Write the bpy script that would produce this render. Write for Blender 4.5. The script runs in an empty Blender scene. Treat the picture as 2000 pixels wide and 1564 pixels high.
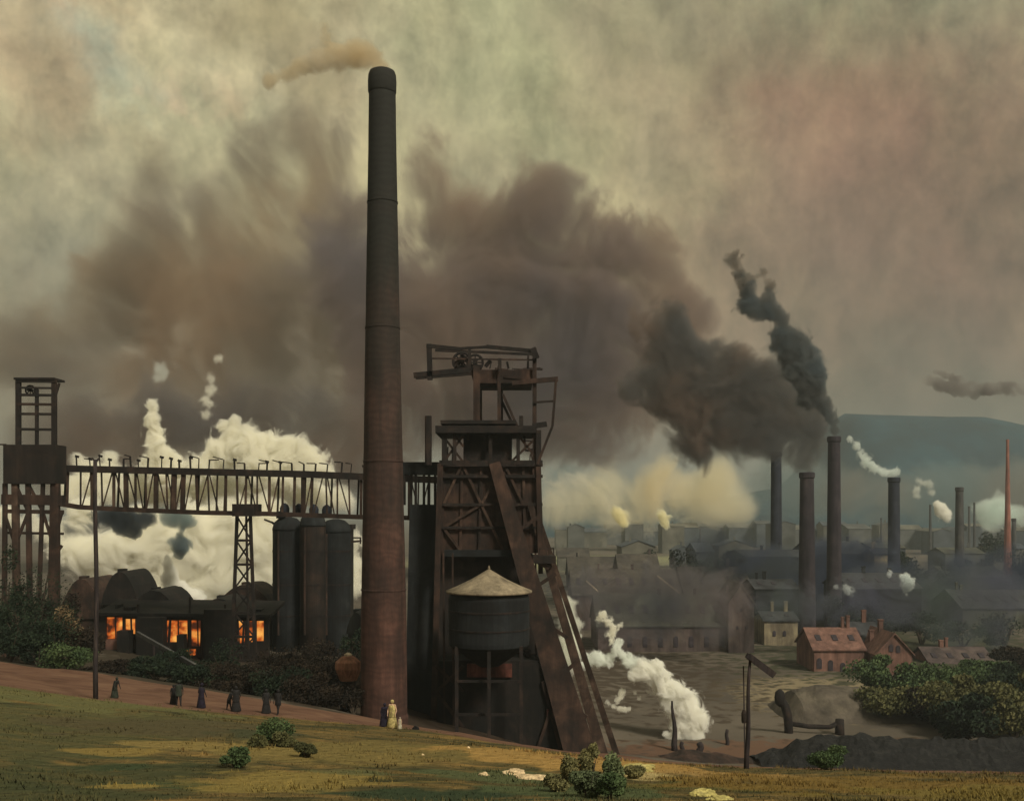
import bpy, bmesh, math, random
import numpy as np
from mathutils import Vector, Matrix, noise

# ------------------------------------------------------------------ camera, world, sun, exposure
scene = bpy.context.scene
COL = scene.collection
CZ = 30.0                                    # eye height above the datum; valley floor is near z = 0
cam_d = bpy.data.cameras.new('camera'); cam = bpy.data.objects.new('camera', cam_d); COL.objects.link(cam)
cam.location = (0, 0, CZ); cam.rotation_euler = (math.radians(90), 0, 0)
cam_d.sensor_width = 36; cam_d.lens = 36; cam_d.shift_y = 0.109
cam_d.clip_start = 0.1; cam_d.clip_end = 20000
scene.camera = cam

def lin(c):
    return tuple(((v / 255) / 12.92 if v / 255 <= 0.04045 else ((v / 255 + 0.055) / 1.055) ** 2.4) for v in c) + (1.0,)

def direction(px, py):
    return Vector(((px - 1000) / 2000, 1, -(py - 1000) / 2000)).normalized()

SUN_EL, SUN_AZ = 42, 142                     # right of the viewer, a little behind
world = bpy.data.worlds.new('World'); scene.world = world; world.use_nodes = True
wn = world.node_tree.nodes; wl = world.node_tree.links; wn.clear()

def wmath(op, a, b=None, clamp=False):
    n = wn.new('ShaderNodeMath'); n.operation = op; n.use_clamp = clamp
    for i, v in enumerate((a, b)):
        if v is None: continue
        if isinstance(v, (int, float)): n.inputs[i].default_value = v
        else: wl.new(v, n.inputs[i])
    return n.outputs[0]

def wmix(f, a, b):
    n = wn.new('ShaderNodeMix'); n.data_type = 'RGBA'
    for s, v in ((n.inputs[0], f), (n.inputs[6], a), (n.inputs[7], b)):
        if isinstance(v, (int, float)): s.default_value = v
        elif isinstance(v, tuple): s.default_value = v
        else: wl.new(v, s)
    return n.outputs[2]

def wnoise(vec, scale, detail, rough=0.55, dist=0.0):
    n = wn.new('ShaderNodeTexNoise'); n.inputs['Scale'].default_value = scale
    n.inputs['Detail'].default_value = detail; n.inputs['Roughness'].default_value = rough
    n.inputs['Distortion'].default_value = dist
    wl.new(vec, n.inputs['Vector']); return n

tc = wn.new('ShaderNodeTexCoord'); gen = tc.outputs['Generated']
warp = wnoise(gen, 5.0, 6, 0.62)
vs = wn.new('ShaderNodeVectorMath'); vs.operation = 'SUBTRACT'; wl.new(warp.outputs['Color'], vs.inputs[0]); vs.inputs[1].default_value = (0.5, 0.5, 0.5)
vm = wn.new('ShaderNodeVectorMath'); vm.operation = 'SCALE'; wl.new(vs.outputs[0], vm.inputs[0]); vm.inputs['Scale'].default_value = 0.32
va = wn.new('ShaderNodeVectorMath'); va.operation = 'ADD'; wl.new(gen, va.inputs[0]); wl.new(vm.outputs[0], va.inputs[1])
wdir = va.outputs[0]

def patch(px, py, radius, soft=1.0):
    """falloff around one direction of the sky, edge broken up by the noise warp"""
    d = wn.new('ShaderNodeVectorMath'); d.operation = 'DISTANCE'; wl.new(wdir, d.inputs[0]); d.inputs[1].default_value = direction(px, py)
    m = wn.new('ShaderNodeMapRange'); m.interpolation_type = 'SMOOTHSTEP'; wl.new(d.outputs['Value'], m.inputs['Value'])
    r = radius / 2000
    m.inputs['From Min'].default_value = r * (1 + 0.5 * soft); m.inputs['From Max'].default_value = r * (1 - 0.8 * soft)
    m.inputs['To Min'].default_value = 0; m.inputs['To Max'].default_value = 1
    return m.outputs[0]

sky = wn.new('ShaderNodeTexSky'); sky.sky_type = 'NISHITA'; sky.sun_disc = False
sky.sun_elevation = math.radians(SUN_EL); sky.sun_rotation = math.radians(SUN_AZ)
sky.dust_density = 4; sky.air_density = 1.5
sc_ = wn.new('ShaderNodeVectorMath'); sc_.operation = 'SCALE'; sc_.inputs['Scale'].default_value = 0.05
wl.new(sky.outputs[0], sc_.inputs[0])

sx = wn.new('ShaderNodeSeparateXYZ'); wl.new(wdir, sx.inputs[0])
el = sx.outputs['Z']
ramp = wn.new('ShaderNodeValToRGB'); wl.new(wmath('ADD', wmath('MULTIPLY', el, 1.0), 0.5), ramp.inputs[0])
cr = ramp.color_ramp
stops = [(0.0, (46, 42, 32)), (0.47, (88, 84, 68)), (0.50, (118, 112, 92)), (0.56, (124, 112, 96)), (0.66, (142, 128, 108)),
         (0.76, (156, 147, 121)), (0.86, (166, 161, 131)), (0.93, (156, 156, 130)), (1.0, (130, 134, 120))]
cr.elements[0].position = 0; cr.elements[0].color = lin(stops[0][1])
cr.elements[1].position = 1; cr.elements[1].color = lin(stops[-1][1])
for p_, c_ in stops[1:-1]:
    e = cr.elements.new(p_); e.color = lin(c_)
c = ramp.outputs[0]
for (px, py, rad, colr, f) in [
        (250, 120, 420, (200, 196, 160), 0.85), (560, 330, 330, (172, 168, 140), 0.5), (90, 330, 260, (160, 160, 132), 0.5),
        (1000, 130, 420, (178, 176, 138), 0.7), (1150, 330, 330, (176, 170, 136), 0.65), (620, 60, 150, (190, 184, 152), 0.7),
        (300, 175, 70, (214, 160, 130), 0.9), (185, 60, 100, (200, 164, 130), 0.8), (215, 150, 100, (150, 172, 158), 0.8), (350, 60, 120, (200, 196, 160), .7), (420, 150, 130, (192, 188, 158), .7), (70, 230, 110, (170, 150, 120), .6), (560, 60, 110, (150, 142, 112), .6), (1290, 200, 140, (172, 160, 130), .6), (1650, 260, 150, (156, 146, 116), .6), (1550, 120, 150, (140, 138, 110), .5),
        (1000, 20, 300, (138, 152, 124), 0.4), (1800, 120, 420, (138, 138, 112), 0.6), (1900, 350, 300, (132, 128, 104), 0.5),
        (1500, 420, 330, (160, 150, 122), 0.55), (1750, 470, 320, (146, 106, 90), 0.85), (1450, 640, 230, (152, 134, 110), 0.7),
        (1750, 640, 420, (108, 93, 80), 0.75), (60, 560, 170, (128, 134, 118), 0.6), (50, 780, 190, (120, 104, 80), 0.6),
        (1830, 765, 220, (92, 82, 72), 0.6), (480, 40, 110, (126, 120, 92), 0.6), (1400, 40, 200, (124, 124, 104), 0.5),
        (1480, 940, 190, (104, 104, 88), 0.6), (1850, 930, 250, (88, 92, 80), 0.6)]:
    c = wmix(wmath('MULTIPLY', patch(px, py, rad), f), c, lin(colr))
# brushy mottling of the overcast
stretch = wn.new('ShaderNodeVectorMath'); stretch.operation = 'MULTIPLY'; wl.new(gen, stretch.inputs[0]); stretch.inputs[1].default_value = (1.0, 1.0, 0.72)
n1 = wnoise(stretch.outputs[0], 9, 7, 0.6, 0.1); n2 = wnoise(stretch.outputs[0], 30, 8, 0.68, 0.15)
m1 = wmath('ADD', wmath('MULTIPLY', n1.outputs['Fac'], 1.35), wmath('MULTIPLY', n2.outputs['Fac'], 1.5))
m1 = wmath('ADD', m1, -0.42)
vmul = wn.new('ShaderNodeVectorMath'); vmul.operation = 'SCALE'; wl.new(c, vmul.inputs[0]); wl.new(m1, vmul.inputs['Scale'])
hue = wmix(0.10, vmul.outputs[0], n1.outputs['Color'])
hue2 = wn.new('ShaderNodeMix'); hue2.data_type = 'RGBA'; hue2.blend_type = 'SOFT_LIGHT'; hue2.inputs[0].default_value = 0.13
wl.new(vmul.outputs[0], hue2.inputs[6]); wl.new(n1.outputs['Color'], hue2.inputs[7])
warm = wn.new('ShaderNodeVectorMath'); warm.operation = 'MULTIPLY'; wl.new(hue2.outputs[2], warm.inputs[0]); warm.inputs[1].default_value = (1.09, .985, .85)
final = wmix(0.95, sc_.outputs[0], warm.outputs[0])
bg = wn.new('ShaderNodeBackground'); wl.new(final, bg.inputs[0]); bg.inputs['Strength'].default_value = 1.14
wo = wn.new('ShaderNodeOutputWorld'); wl.new(bg.outputs[0], wo.inputs[0])

sun_d = bpy.data.lights.new('sun', 'SUN'); sun_d.energy = 3.4; sun_d.angle = math.radians(12); sun_d.color = (1.0, 0.92, 0.74)
sun = bpy.data.objects.new('sun', sun_d); COL.objects.link(sun)
sd = Vector((math.sin(math.radians(SUN_AZ)) * math.cos(math.radians(SUN_EL)), math.cos(math.radians(SUN_AZ)) * math.cos(math.radians(SUN_EL)), math.sin(math.radians(SUN_EL))))
sun.rotation_euler = sd.to_track_quat('Z', 'Y').to_euler(); sun.location = sd * 200

scene.view_settings.view_transform = 'Standard'; scene.view_settings.look = 'None'
scene.view_settings.exposure = 0.0; scene.view_settings.gamma = 1.0
cy = scene.cycles
cy.max_bounces = 12; cy.diffuse_bounces = 2; cy.glossy_bounces = 1; cy.transmission_bounces = 2; cy.volume_bounces = 12
cy.transparent_max_bounces = 8; cy.use_denoising = True; cy.volume_step_rate = 1.0; cy.volume_max_steps = 256
cy.sample_clamp_indirect = 4

# ------------------------------------------------------------------ helpers
def P(px, py, D):
    return Vector(((px - 1000) / 2000 * D, D, CZ - (py - 1000) / 2000 * D))

def tag(o, label=None, cat=None, group=None, kind=None):
    if label: o['label'] = label
    if cat: o['category'] = cat
    if group: o['group'] = group
    if kind: o['kind'] = kind
    return o

def empty(name, loc, label, cat, group=None):
    o = bpy.data.objects.new(name, None); COL.objects.link(o); o.location = loc
    o.empty_display_size = 0.5
    return tag(o, label, cat, group)

class MB:
    def __init__(s): s.v = []; s.f = []
    def add(s, vs, fs):
        k = len(s.v); s.v += [tuple(v) for v in vs]; s.f += [tuple(i + k for i in f) for f in fs]; return s
    def hexa(s, c):      # 8 corners: bottom 4 ccw, top 4 ccw
        return s.add(c, [(3, 2, 1, 0), (4, 5, 6, 7), (0, 1, 5, 4), (1, 2, 6, 5), (2, 3, 7, 6), (3, 0, 4, 7)])
    def box(s, x0, x1, y0, y1, z0, z1):
        return s.hexa([(x0, y0, z0), (x1, y0, z0), (x1, y1, z0), (x0, y1, z0), (x0, y0, z1), (x1, y0, z1), (x1, y1, z1), (x0, y1, z1)])
    def beam(s, a, b, w, h=None, w2=None):
        a = Vector(a); b = Vector(b); h = h or w; d = (b - a).normalized()
        up = Vector((0, 1, 0)) if abs(d.y) < 0.9 else Vector((0, 0, 1))
        u = d.cross(up).normalized(); v = u.cross(d).normalized(); w2 = w2 or w
        k = w2 / w
        c = [a + u * w / 2 * i + v * h / 2 * j for i, j in ((-1, -1), (1, -1), (1, 1), (-1, 1))]
        e = [b + u * w / 2 * i * k + v * h / 2 * j * k for i, j in ((-1, -1), (1, -1), (1, 1), (-1, 1))]
        return s.hexa(c + e)
    def lathe(s, cx, cy_, prof, n=32, ax=None, cap=True):
        rings = []
        for (r, z) in prof:
            rings.append([(cx + r * math.cos(2 * math.pi * i / n), cy_ + r * math.sin(2 * math.pi * i / n), z) for i in range(n)])
        vs = [p for r in rings for p in r]; fs = []
        for j in range(len(rings) - 1):
            for i in range(n):
                a = j * n + i; b = j * n + (i + 1) % n
                fs.append((a, b, b + n, a + n))
        if cap:
            fs.append(tuple(range(n - 1, -1, -1))); fs.append(tuple((len(rings) - 1) * n + i for i in range(n)))
        return s.add(vs, fs)
    def tube(s, pts, radii, n=8):
        pts = [Vector(p) for p in pts]; rings = []
        for i, p in enumerate(pts):
            d = (pts[min(i + 1, len(pts) - 1)] - pts[max(i - 1, 0)]).normalized()
            up = Vector((0, 1, 0)) if abs(d.y) < 0.9 else Vector((1, 0, 0))
            u = d.cross(up).normalized(); v = d.cross(u).normalized()
            rings += [p + (u * math.cos(2 * math.pi * k / n) + v * math.sin(2 * math.pi * k / n)) * radii[i] for k in range(n)]
        fs = []
        for j in range(len(pts) - 1):
            for i in range(n):
                a = j * n + i; b = j * n + (i + 1) % n
                fs.append((a, b, b + n, a + n))
        fs.append(tuple(range(n - 1, -1, -1))); fs.append(tuple((len(pts) - 1) * n + i for i in range(n)))
        return s.add(rings, fs)
    def build(s, name, m, parent=None, smooth=False):
        me = bpy.data.meshes.new(name); me.from_pydata(s.v, [], s.f)
        bm = bmesh.new(); bm.from_mesh(me); bmesh.ops.recalc_face_normals(bm, faces=bm.faces)
        org = parent.location if parent else None
        if org is not None:
            p = parent; t = Vector((0, 0, 0))
            while p: t += p.location; p = p.parent
            for v in bm.verts: v.co -= t
        bm.to_mesh(me); bm.free()
        if smooth: me.polygons.foreach_set('use_smooth', [True] * len(me.polygons))
        me.materials.append(m)
        o = bpy.data.objects.new(name, me); COL.objects.link(o)
        if parent: o.parent = parent
        return o

# ------------------------------------------------------------------ materials
def mat(name, c1, c2=None, c3=None, scale=1.0, rough=0.85, bump=0.3, detail=6, stretch=(1, 1, 1), metal=0.0, bumpd=0.05, spec=0.3):
    m = bpy.data.materials.new(name); m.use_nodes = True; n = m.node_tree.nodes; l = m.node_tree.links
    b = n['Principled BSDF']; b.inputs['Roughness'].default_value = rough; b.inputs['Metallic'].default_value = metal
    b.inputs['Specular IOR Level'].default_value = spec
    g = n.new('ShaderNodeNewGeometry'); mp = n.new('ShaderNodeMapping'); mp.inputs['Scale'].default_value = stretch
    l.new(g.outputs['Position'], mp.inputs['Vector'])
    t = n.new('ShaderNodeTexNoise'); t.inputs['Scale'].default_value = scale; t.inputs['Detail'].default_value = detail; t.inputs['Roughness'].default_value = 0.62
    t.inputs['Distortion'].default_value = 0.4
    l.new(mp.outputs[0], t.inputs['Vector'])
    r = n.new('ShaderNodeValToRGB'); l.new(t.outputs['Fac'], r.inputs[0])
    c2 = c2 or tuple(v * 0.6 for v in c1); c3 = c3 or tuple(min(v * 1.5, 1) for v in c1)
    e = r.color_ramp.elements; e[0].position = 0.34; e[0].color = (*c2, 1); e[1].position = 0.68; e[1].color = (*c3, 1)
    k = e.new(0.5); k.color = (*c1, 1)
    l.new(r.outputs[0], b.inputs['Base Color'])
    if bump:
        ms = n.new('ShaderNodeMapping'); ms.inputs['Scale'].default_value = (1, 1, .09); l.new(g.outputs['Position'], ms.inputs[0])
        ts = n.new('ShaderNodeTexNoise'); ts.inputs['Scale'].default_value = scale * 3.2; ts.inputs['Detail'].default_value = 5; ts.inputs['Roughness'].default_value = .7; l.new(ms.outputs[0], ts.inputs[0])
        rs = n.new('ShaderNodeMapRange'); rs.inputs['From Min'].default_value = .32; rs.inputs['From Max'].default_value = .68; rs.inputs['To Min'].default_value = .55; rs.inputs['To Max'].default_value = 1.4; l.new(ts.outputs['Fac'], rs.inputs['Value'])
        vs_ = n.new('ShaderNodeVectorMath'); vs_.operation = 'SCALE'; l.new(r.outputs[0], vs_.inputs[0]); l.new(rs.outputs[0], vs_.inputs['Scale']); l.new(vs_.outputs[0], b.inputs['Base Color'])
        t2 = n.new('ShaderNodeTexNoise'); t2.inputs['Scale'].default_value = scale * 5; t2.inputs['Detail'].default_value = 5
        l.new(mp.outputs[0], t2.inputs['Vector'])
        bp = n.new('ShaderNodeBump'); bp.inputs['Strength'].default_value = bump; bp.inputs['Distance'].default_value = bumpd
        l.new(t2.outputs['Fac'], bp.inputs['Height']); l.new(bp.outputs[0], b.inputs['Normal'])
    return m

def vol(name, color, density, anis=0.3, nscale=None, lo=.38, hi=.62):
    m = bpy.data.materials.new(name); m.use_nodes = True; n = m.node_tree.nodes; n.clear()
    v = n.new('ShaderNodeVolumePrincipled'); v.inputs['Color'].default_value = (*color, 1); v.inputs['Density'].default_value = density
    v.inputs['Anisotropy'].default_value = anis
    if nscale:                                # torn, uneven smoke: density broken up by noise in world metres
        g = n.new('ShaderNodeNewGeometry'); mp = n.new('ShaderNodeMapping'); mp.inputs['Scale'].default_value = (1, .6, .8); m.node_tree.links.new(g.outputs['Position'], mp.inputs[0])
        t = n.new('ShaderNodeTexNoise'); t.inputs['Scale'].default_value = nscale; t.inputs['Detail'].default_value = 5; t.inputs['Roughness'].default_value = .6; t.inputs['Distortion'].default_value = .5
        m.node_tree.links.new(mp.outputs[0], t.inputs['Vector'])
        r = n.new('ShaderNodeMapRange'); r.inputs['From Min'].default_value = lo; r.inputs['From Max'].default_value = hi; r.inputs['To Max'].default_value = density * 2
        m.node_tree.links.new(t.outputs['Fac'], r.inputs['Value']); m.node_tree.links.new(r.outputs[0], v.inputs['Density'])
    o = n.new('ShaderNodeOutputMaterial'); m.node_tree.links.new(v.outputs[0], o.inputs['Volume'])
    return m

M = {}
M['iron'] = mat('dark_iron', (0.0136, 0.0099, 0.0093), (0.0074, 0.0062, 0.0062), (0.0341, 0.0205, 0.0155), 0.8)
M['rust'] = mat('rusty_iron', (0.0290, 0.0165, 0.0125), (0.0132, 0.0092, 0.0079), (0.0627, 0.0343, 0.0244), 0.5)
M['rustlight'] = mat('brown_girder', (0.0468, 0.0274, 0.0202), (0.0252, 0.0158, 0.0122), (0.1080, 0.0684, 0.0504), 0.6)
M['blackblue'] = mat('blue_black_plate', (0.0084, 0.0105, 0.0126), (0.0056, 0.0056, 0.0063), (0.0182, 0.0196, 0.0210), 0.4)
M['soot'] = mat('sooty_wall', (0.0147, 0.0105, 0.0091), (0.0084, 0.0070, 0.0063), (0.0315, 0.0189, 0.0140), 0.4)
M['roofcone'] = mat('pale_cone_roof', (0.21, 0.17, 0.115), (0.16, 0.13, 0.09), (0.27, 0.22, 0.15), 0.5, bump=0.15)
M['wood'] = mat('dark_timber', (0.0280, 0.0208, 0.0224), (0.0160, 0.0128, 0.0160), (0.0560, 0.0400, 0.0360), 2.0, stretch=(4, 4, 0.5))
M['orangebrick'] = mat('orange_brick', (0.25, 0.115, 0.07), (0.18, 0.08, 0.05), (0.31, 0.15, 0.09), 1.5)
M['cap'] = mat('pale_cap', (0.45, 0.36, 0.26), None, None, 2.0)
M['redbrick'] = mat('red_brick', (0.15, 0.078, 0.062), (0.09, 0.05, 0.042), (0.21, 0.115, 0.09), 0.35)
M['mauve'] = mat('mauve_brick', (0.075, 0.055, 0.053), (0.045, 0.035, 0.035), (0.11, 0.085, 0.075), 0.2)
M['slate'] = mat('slate_roof', (0.04, 0.042, 0.048), (0.025, 0.026, 0.03), (0.06, 0.062, 0.064), 0.2)
M['greenroof'] = mat('green_grey_roof', (0.062, 0.064, 0.052), (0.038, 0.036, 0.031), (0.10, 0.105, 0.08), 0.12, stretch=(1, 1, 1))
M['brownroof'] = mat('brown_roof', (0.06, 0.052, 0.043), (0.036, 0.032, 0.028), (0.095, 0.082, 0.066), 0.12)
M['ochrewall'] = mat('ochre_wall', (0.20, 0.165, 0.11), (0.13, 0.105, 0.075), (0.26, 0.22, 0.14), 0.3)
M['bluestack'] = mat('blue_black_stack', (0.0225, 0.0270, 0.0420), (0.0150, 0.0165, 0.0263), (0.0375, 0.0413, 0.0562), 0.3)
M['purplestack'] = mat('purple_black_stack', (0.0300, 0.0240, 0.0315), (0.0188, 0.0150, 0.0210), (0.0488, 0.0375, 0.0413), 0.3)
M['redstack'] = mat('red_brick_stack', (0.26, 0.10, 0.075), (0.2, 0.08, 0.06), (0.32, 0.14, 0.1), 0.3)
M['greystack'] = mat('grey_stack', (0.06, 0.06, 0.062), (0.04, 0.04, 0.042), (0.09, 0.085, 0.08), 0.3)
M['black'] = mat('soot_black', (0.007, 0.006, 0.0055), (0.004, 0.004, 0.004), (0.018, 0.012, 0.010), 0.6)
M['redglow'] = mat('painted_red_glow', (0.085, 0.028, 0.02), None, None, 1.0)  # red glow at the tower foot, put into the base colour
M['bank'] = mat('bank_earth', (0.085, 0.07, 0.055), (0.055, 0.045, 0.036), (0.125, 0.105, 0.078), 0.12)
M['windowdark'] = mat('dark_opening', (0.035, 0.028, 0.035), None, None, 1.0, bump=0)
M['glint'] = mat('pale_plaster', (0.5, 0.48, 0.38), None, None, 1.0)
M['bark'] = mat('bark', (0.05, 0.038, 0.028), None, None, 3)
M['coal'] = mat('coal', (0.009, 0.009, 0.010), (0.005, 0.005, 0.006), (0.024, 0.023, 0.022), 1.5, bump=0.8, bumpd=0.2)
M['rock'] = mat('pale_rock', (0.62, 0.46, 0.27), (0.45, 0.33, 0.2), (0.75, 0.58, 0.36), 2.5, bump=0.6)
M['yellowrock'] = mat('ochre_rock', (0.42, 0.36, 0.12), (0.30, 0.25, 0.09), (0.52, 0.44, 0.2), 2.5, bump=0.6)
M['skin'] = mat('skin', (0.42, 0.27, 0.18), None, None, 4, bump=0)
M['yellowcloth'] = mat('yellow_cloth', (0.42, 0.34, 0.14), None, None, 6)
M['purplecloth'] = mat('purple_cloth', (0.011, 0.008, 0.020), None, None, 6)
M['darkcloth'] = mat('dark_cloth', (0.013, 0.012, 0.013), None, None, 6)
M['greencloth'] = mat('green_cloth', (0.022, 0.028, 0.020), None, None, 6)
M['whitecloth'] = mat('pale_cloth', (0.4, 0.36, 0.27), None, None, 6)

def fire_mat():
    m = bpy.data.materials.new('furnace_glow'); m.use_nodes = True; n = m.node_tree.nodes; l = m.node_tree.links; n.clear()
    g = n.new('ShaderNodeNewGeometry'); t = n.new('ShaderNodeTexNoise'); t.inputs['Scale'].default_value = 0.7; t.inputs['Detail'].default_value = 5
    l.new(g.outputs['Position'], t.inputs['Vector']); r = n.new('ShaderNodeValToRGB'); l.new(t.outputs['Fac'], r.inputs[0])
    e = r.color_ramp.elements; e[0].position = 0.4; e[0].color = lin((66, 32, 18)); e[1].position = 0.66; e[1].color = lin((255, 178, 84))
    k = e.new(0.5); k.color = lin((190, 88, 30))
    em = n.new('ShaderNodeEmission'); l.new(r.outputs[0], em.inputs[0]); em.inputs[1].default_value = 1.0
    o = n.new('ShaderNodeOutputMaterial'); l.new(em.outputs[0], o.inputs[0]); return m
M['fire'] = fire_mat()


def chimney_mat():
    """red-brown brick below, soot-blackened towards the mouth"""
    m = mat('big_chimney_brick', (0.064, 0.031, 0.024), (0.038, 0.020, 0.017), (0.112, 0.054, 0.042), 0.45, stretch=(1, 1, 0.6), bump=0.4)
    n = m.node_tree.nodes; l = m.node_tree.links; b = n['Principled BSDF']
    src = b.inputs['Base Color'].links[0].from_socket
    g = n.new('ShaderNodeNewGeometry'); s = n.new('ShaderNodeSeparateXYZ'); l.new(g.outputs['Position'], s.inputs[0])
    t = n.new('ShaderNodeTexNoise'); t.inputs['Scale'].default_value = 0.25; t.inputs['Detail'].default_value = 6
    l.new(g.outputs['Position'], t.inputs['Vector'])
    a = n.new('ShaderNodeMath'); a.operation = 'MULTIPLY_ADD'; l.new(t.outputs['Fac'], a.inputs[0]); a.inputs[1].default_value = 22; l.new(s.outputs['Z'], a.inputs[2])
    mr = n.new('ShaderNodeMapRange'); l.new(a.outputs[0], mr.inputs['Value']); mr.inputs['From Min'].default_value = 32; mr.inputs['From Max'].default_value = 66
    mx = n.new('ShaderNodeMix'); mx.data_type = 'RGBA'; l.new(mr.outputs[0], mx.inputs[0]); l.new(src, mx.inputs[6]); mx.inputs[7].default_value = (0.022, 0.022, 0.019, 1)
    # a few courses of iron bands and brick rings
    w = n.new('ShaderNodeTexWave'); w.bands_direction = 'Z'; w.inputs['Scale'].default_value = 0.55; w.inputs['Distortion'].default_value = 11.0; w.inputs['Detail'].default_value = 4
    l.new(g.outputs['Position'], w.inputs['Vector'])
    mx2 = n.new('ShaderNodeMix'); mx2.data_type = 'RGBA'; mx2.blend_type = 'MULTIPLY'; mx2.inputs[0].default_value = 0.2
    l.new(mx.outputs[2], mx2.inputs[6]); l.new(w.outputs['Color'], mx2.inputs[7]); l.new(mx2.outputs[2], b.inputs['Base Color'])
    return m
M['bigchimney'] = chimney_mat()

def zone_mat(name, cols, scale, stretch, patches=(), bump=0.5, bumpd=0.15):
    """ground cover: colour ramp on broad noise, a second noise broken on top, worn patches at fixed world places"""
    m = bpy.data.materials.new(name); m.use_nodes = True; n = m.node_tree.nodes; l = m.node_tree.links
    b = n['Principled BSDF']; b.inputs['Roughness'].default_value = 0.95; b.inputs['Specular IOR Level'].default_value = 0.1
    g = n.new('ShaderNodeNewGeometry'); mp = n.new('ShaderNodeMapping'); mp.inputs['Scale'].default_value = stretch
    mp.inputs['Rotation'].default_value = (0, 0, math.radians(12))
    l.new(g.outputs['Position'], mp.inputs[0])
    t = n.new('ShaderNodeTexNoise'); t.inputs['Scale'].default_value = scale; t.inputs['Detail'].default_value = 8; t.inputs['Roughness'].default_value = 0.6; t.inputs['Distortion'].default_value = 0.7
    l.new(mp.outputs[0], t.inputs['Vector']); r = n.new('ShaderNodeValToRGB'); l.new(t.outputs['Fac'], r.inputs[0])
    e = r.color_ramp.elements; k = len(cols); e[0].position = 0.3; e[0].color = (*cols[0], 1); e[1].position = 0.7; e[1].color = (*cols[-1], 1)
    for i in range(1, k - 1):
        q = e.new(0.3 + 0.4 * i / (k - 1)); q.color = (*cols[i], 1)
    out = r.outputs[0]
    wn_ = n.new('ShaderNodeTexNoise'); wn_.inputs['Scale'].default_value = 0.4; wn_.inputs['Detail'].default_value = 5; l.new(g.outputs['Position'], wn_.inputs['Vector'])
    for (cx, cyy, rx, ry, colr, f) in patches:
        mp2 = n.new('ShaderNodeMapping'); mp2.vector_type = 'POINT'
        mp2.inputs['Location'].default_value = (-cx / rx, -cyy / ry, 0); mp2.inputs['Scale'].default_value = (1 / rx, 1 / ry, 0)
        l.new(g.outputs['Position'], mp2.inputs[0])
        ln = n.new('ShaderNodeVectorMath'); ln.operation = 'LENGTH'; l.new(mp2.outputs[0], ln.inputs[0])
        ad = n.new('ShaderNodeMath'); ad.operation = 'MULTIPLY_ADD'; l.new(wn_.outputs['Fac'], ad.inputs[0]); ad.inputs[1].default_value = 2.6; l.new(ln.outputs['Value'], ad.inputs[2])
        mr = n.new('ShaderNodeMapRange'); mr.interpolation_type = 'SMOOTHSTEP'; l.new(ad.outputs[0], mr.inputs['Value']); mr.inputs['From Min'].default_value = 2.5; mr.inputs['From Max'].default_value = 2.1
        mr.inputs['To Max'].default_value = f
        mx = n.new('ShaderNodeMix'); mx.data_type = 'RGBA'; l.new(mr.outputs[0], mx.inputs[0]); l.new(out, mx.inputs[6]); mx.inputs[7].default_value = (*colr, 1)
        out = mx.outputs[2]
    l.new(out, b.inputs['Base Color'])
    t2 = n.new('ShaderNodeTexNoise'); t2.inputs['Scale'].default_value = scale * 6; t2.inputs['Detail'].default_value = 8; l.new(g.outputs['Position'], t2.inputs['Vector'])
    bp = n.new('ShaderNodeBump'); bp.inputs['Strength'].default_value = bump; bp.inputs['Distance'].default_value = bumpd; l.new(t2.outputs['Fac'], bp.inputs['Height']); l.new(bp.outputs[0], b.inputs['Normal'])
    return m

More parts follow.
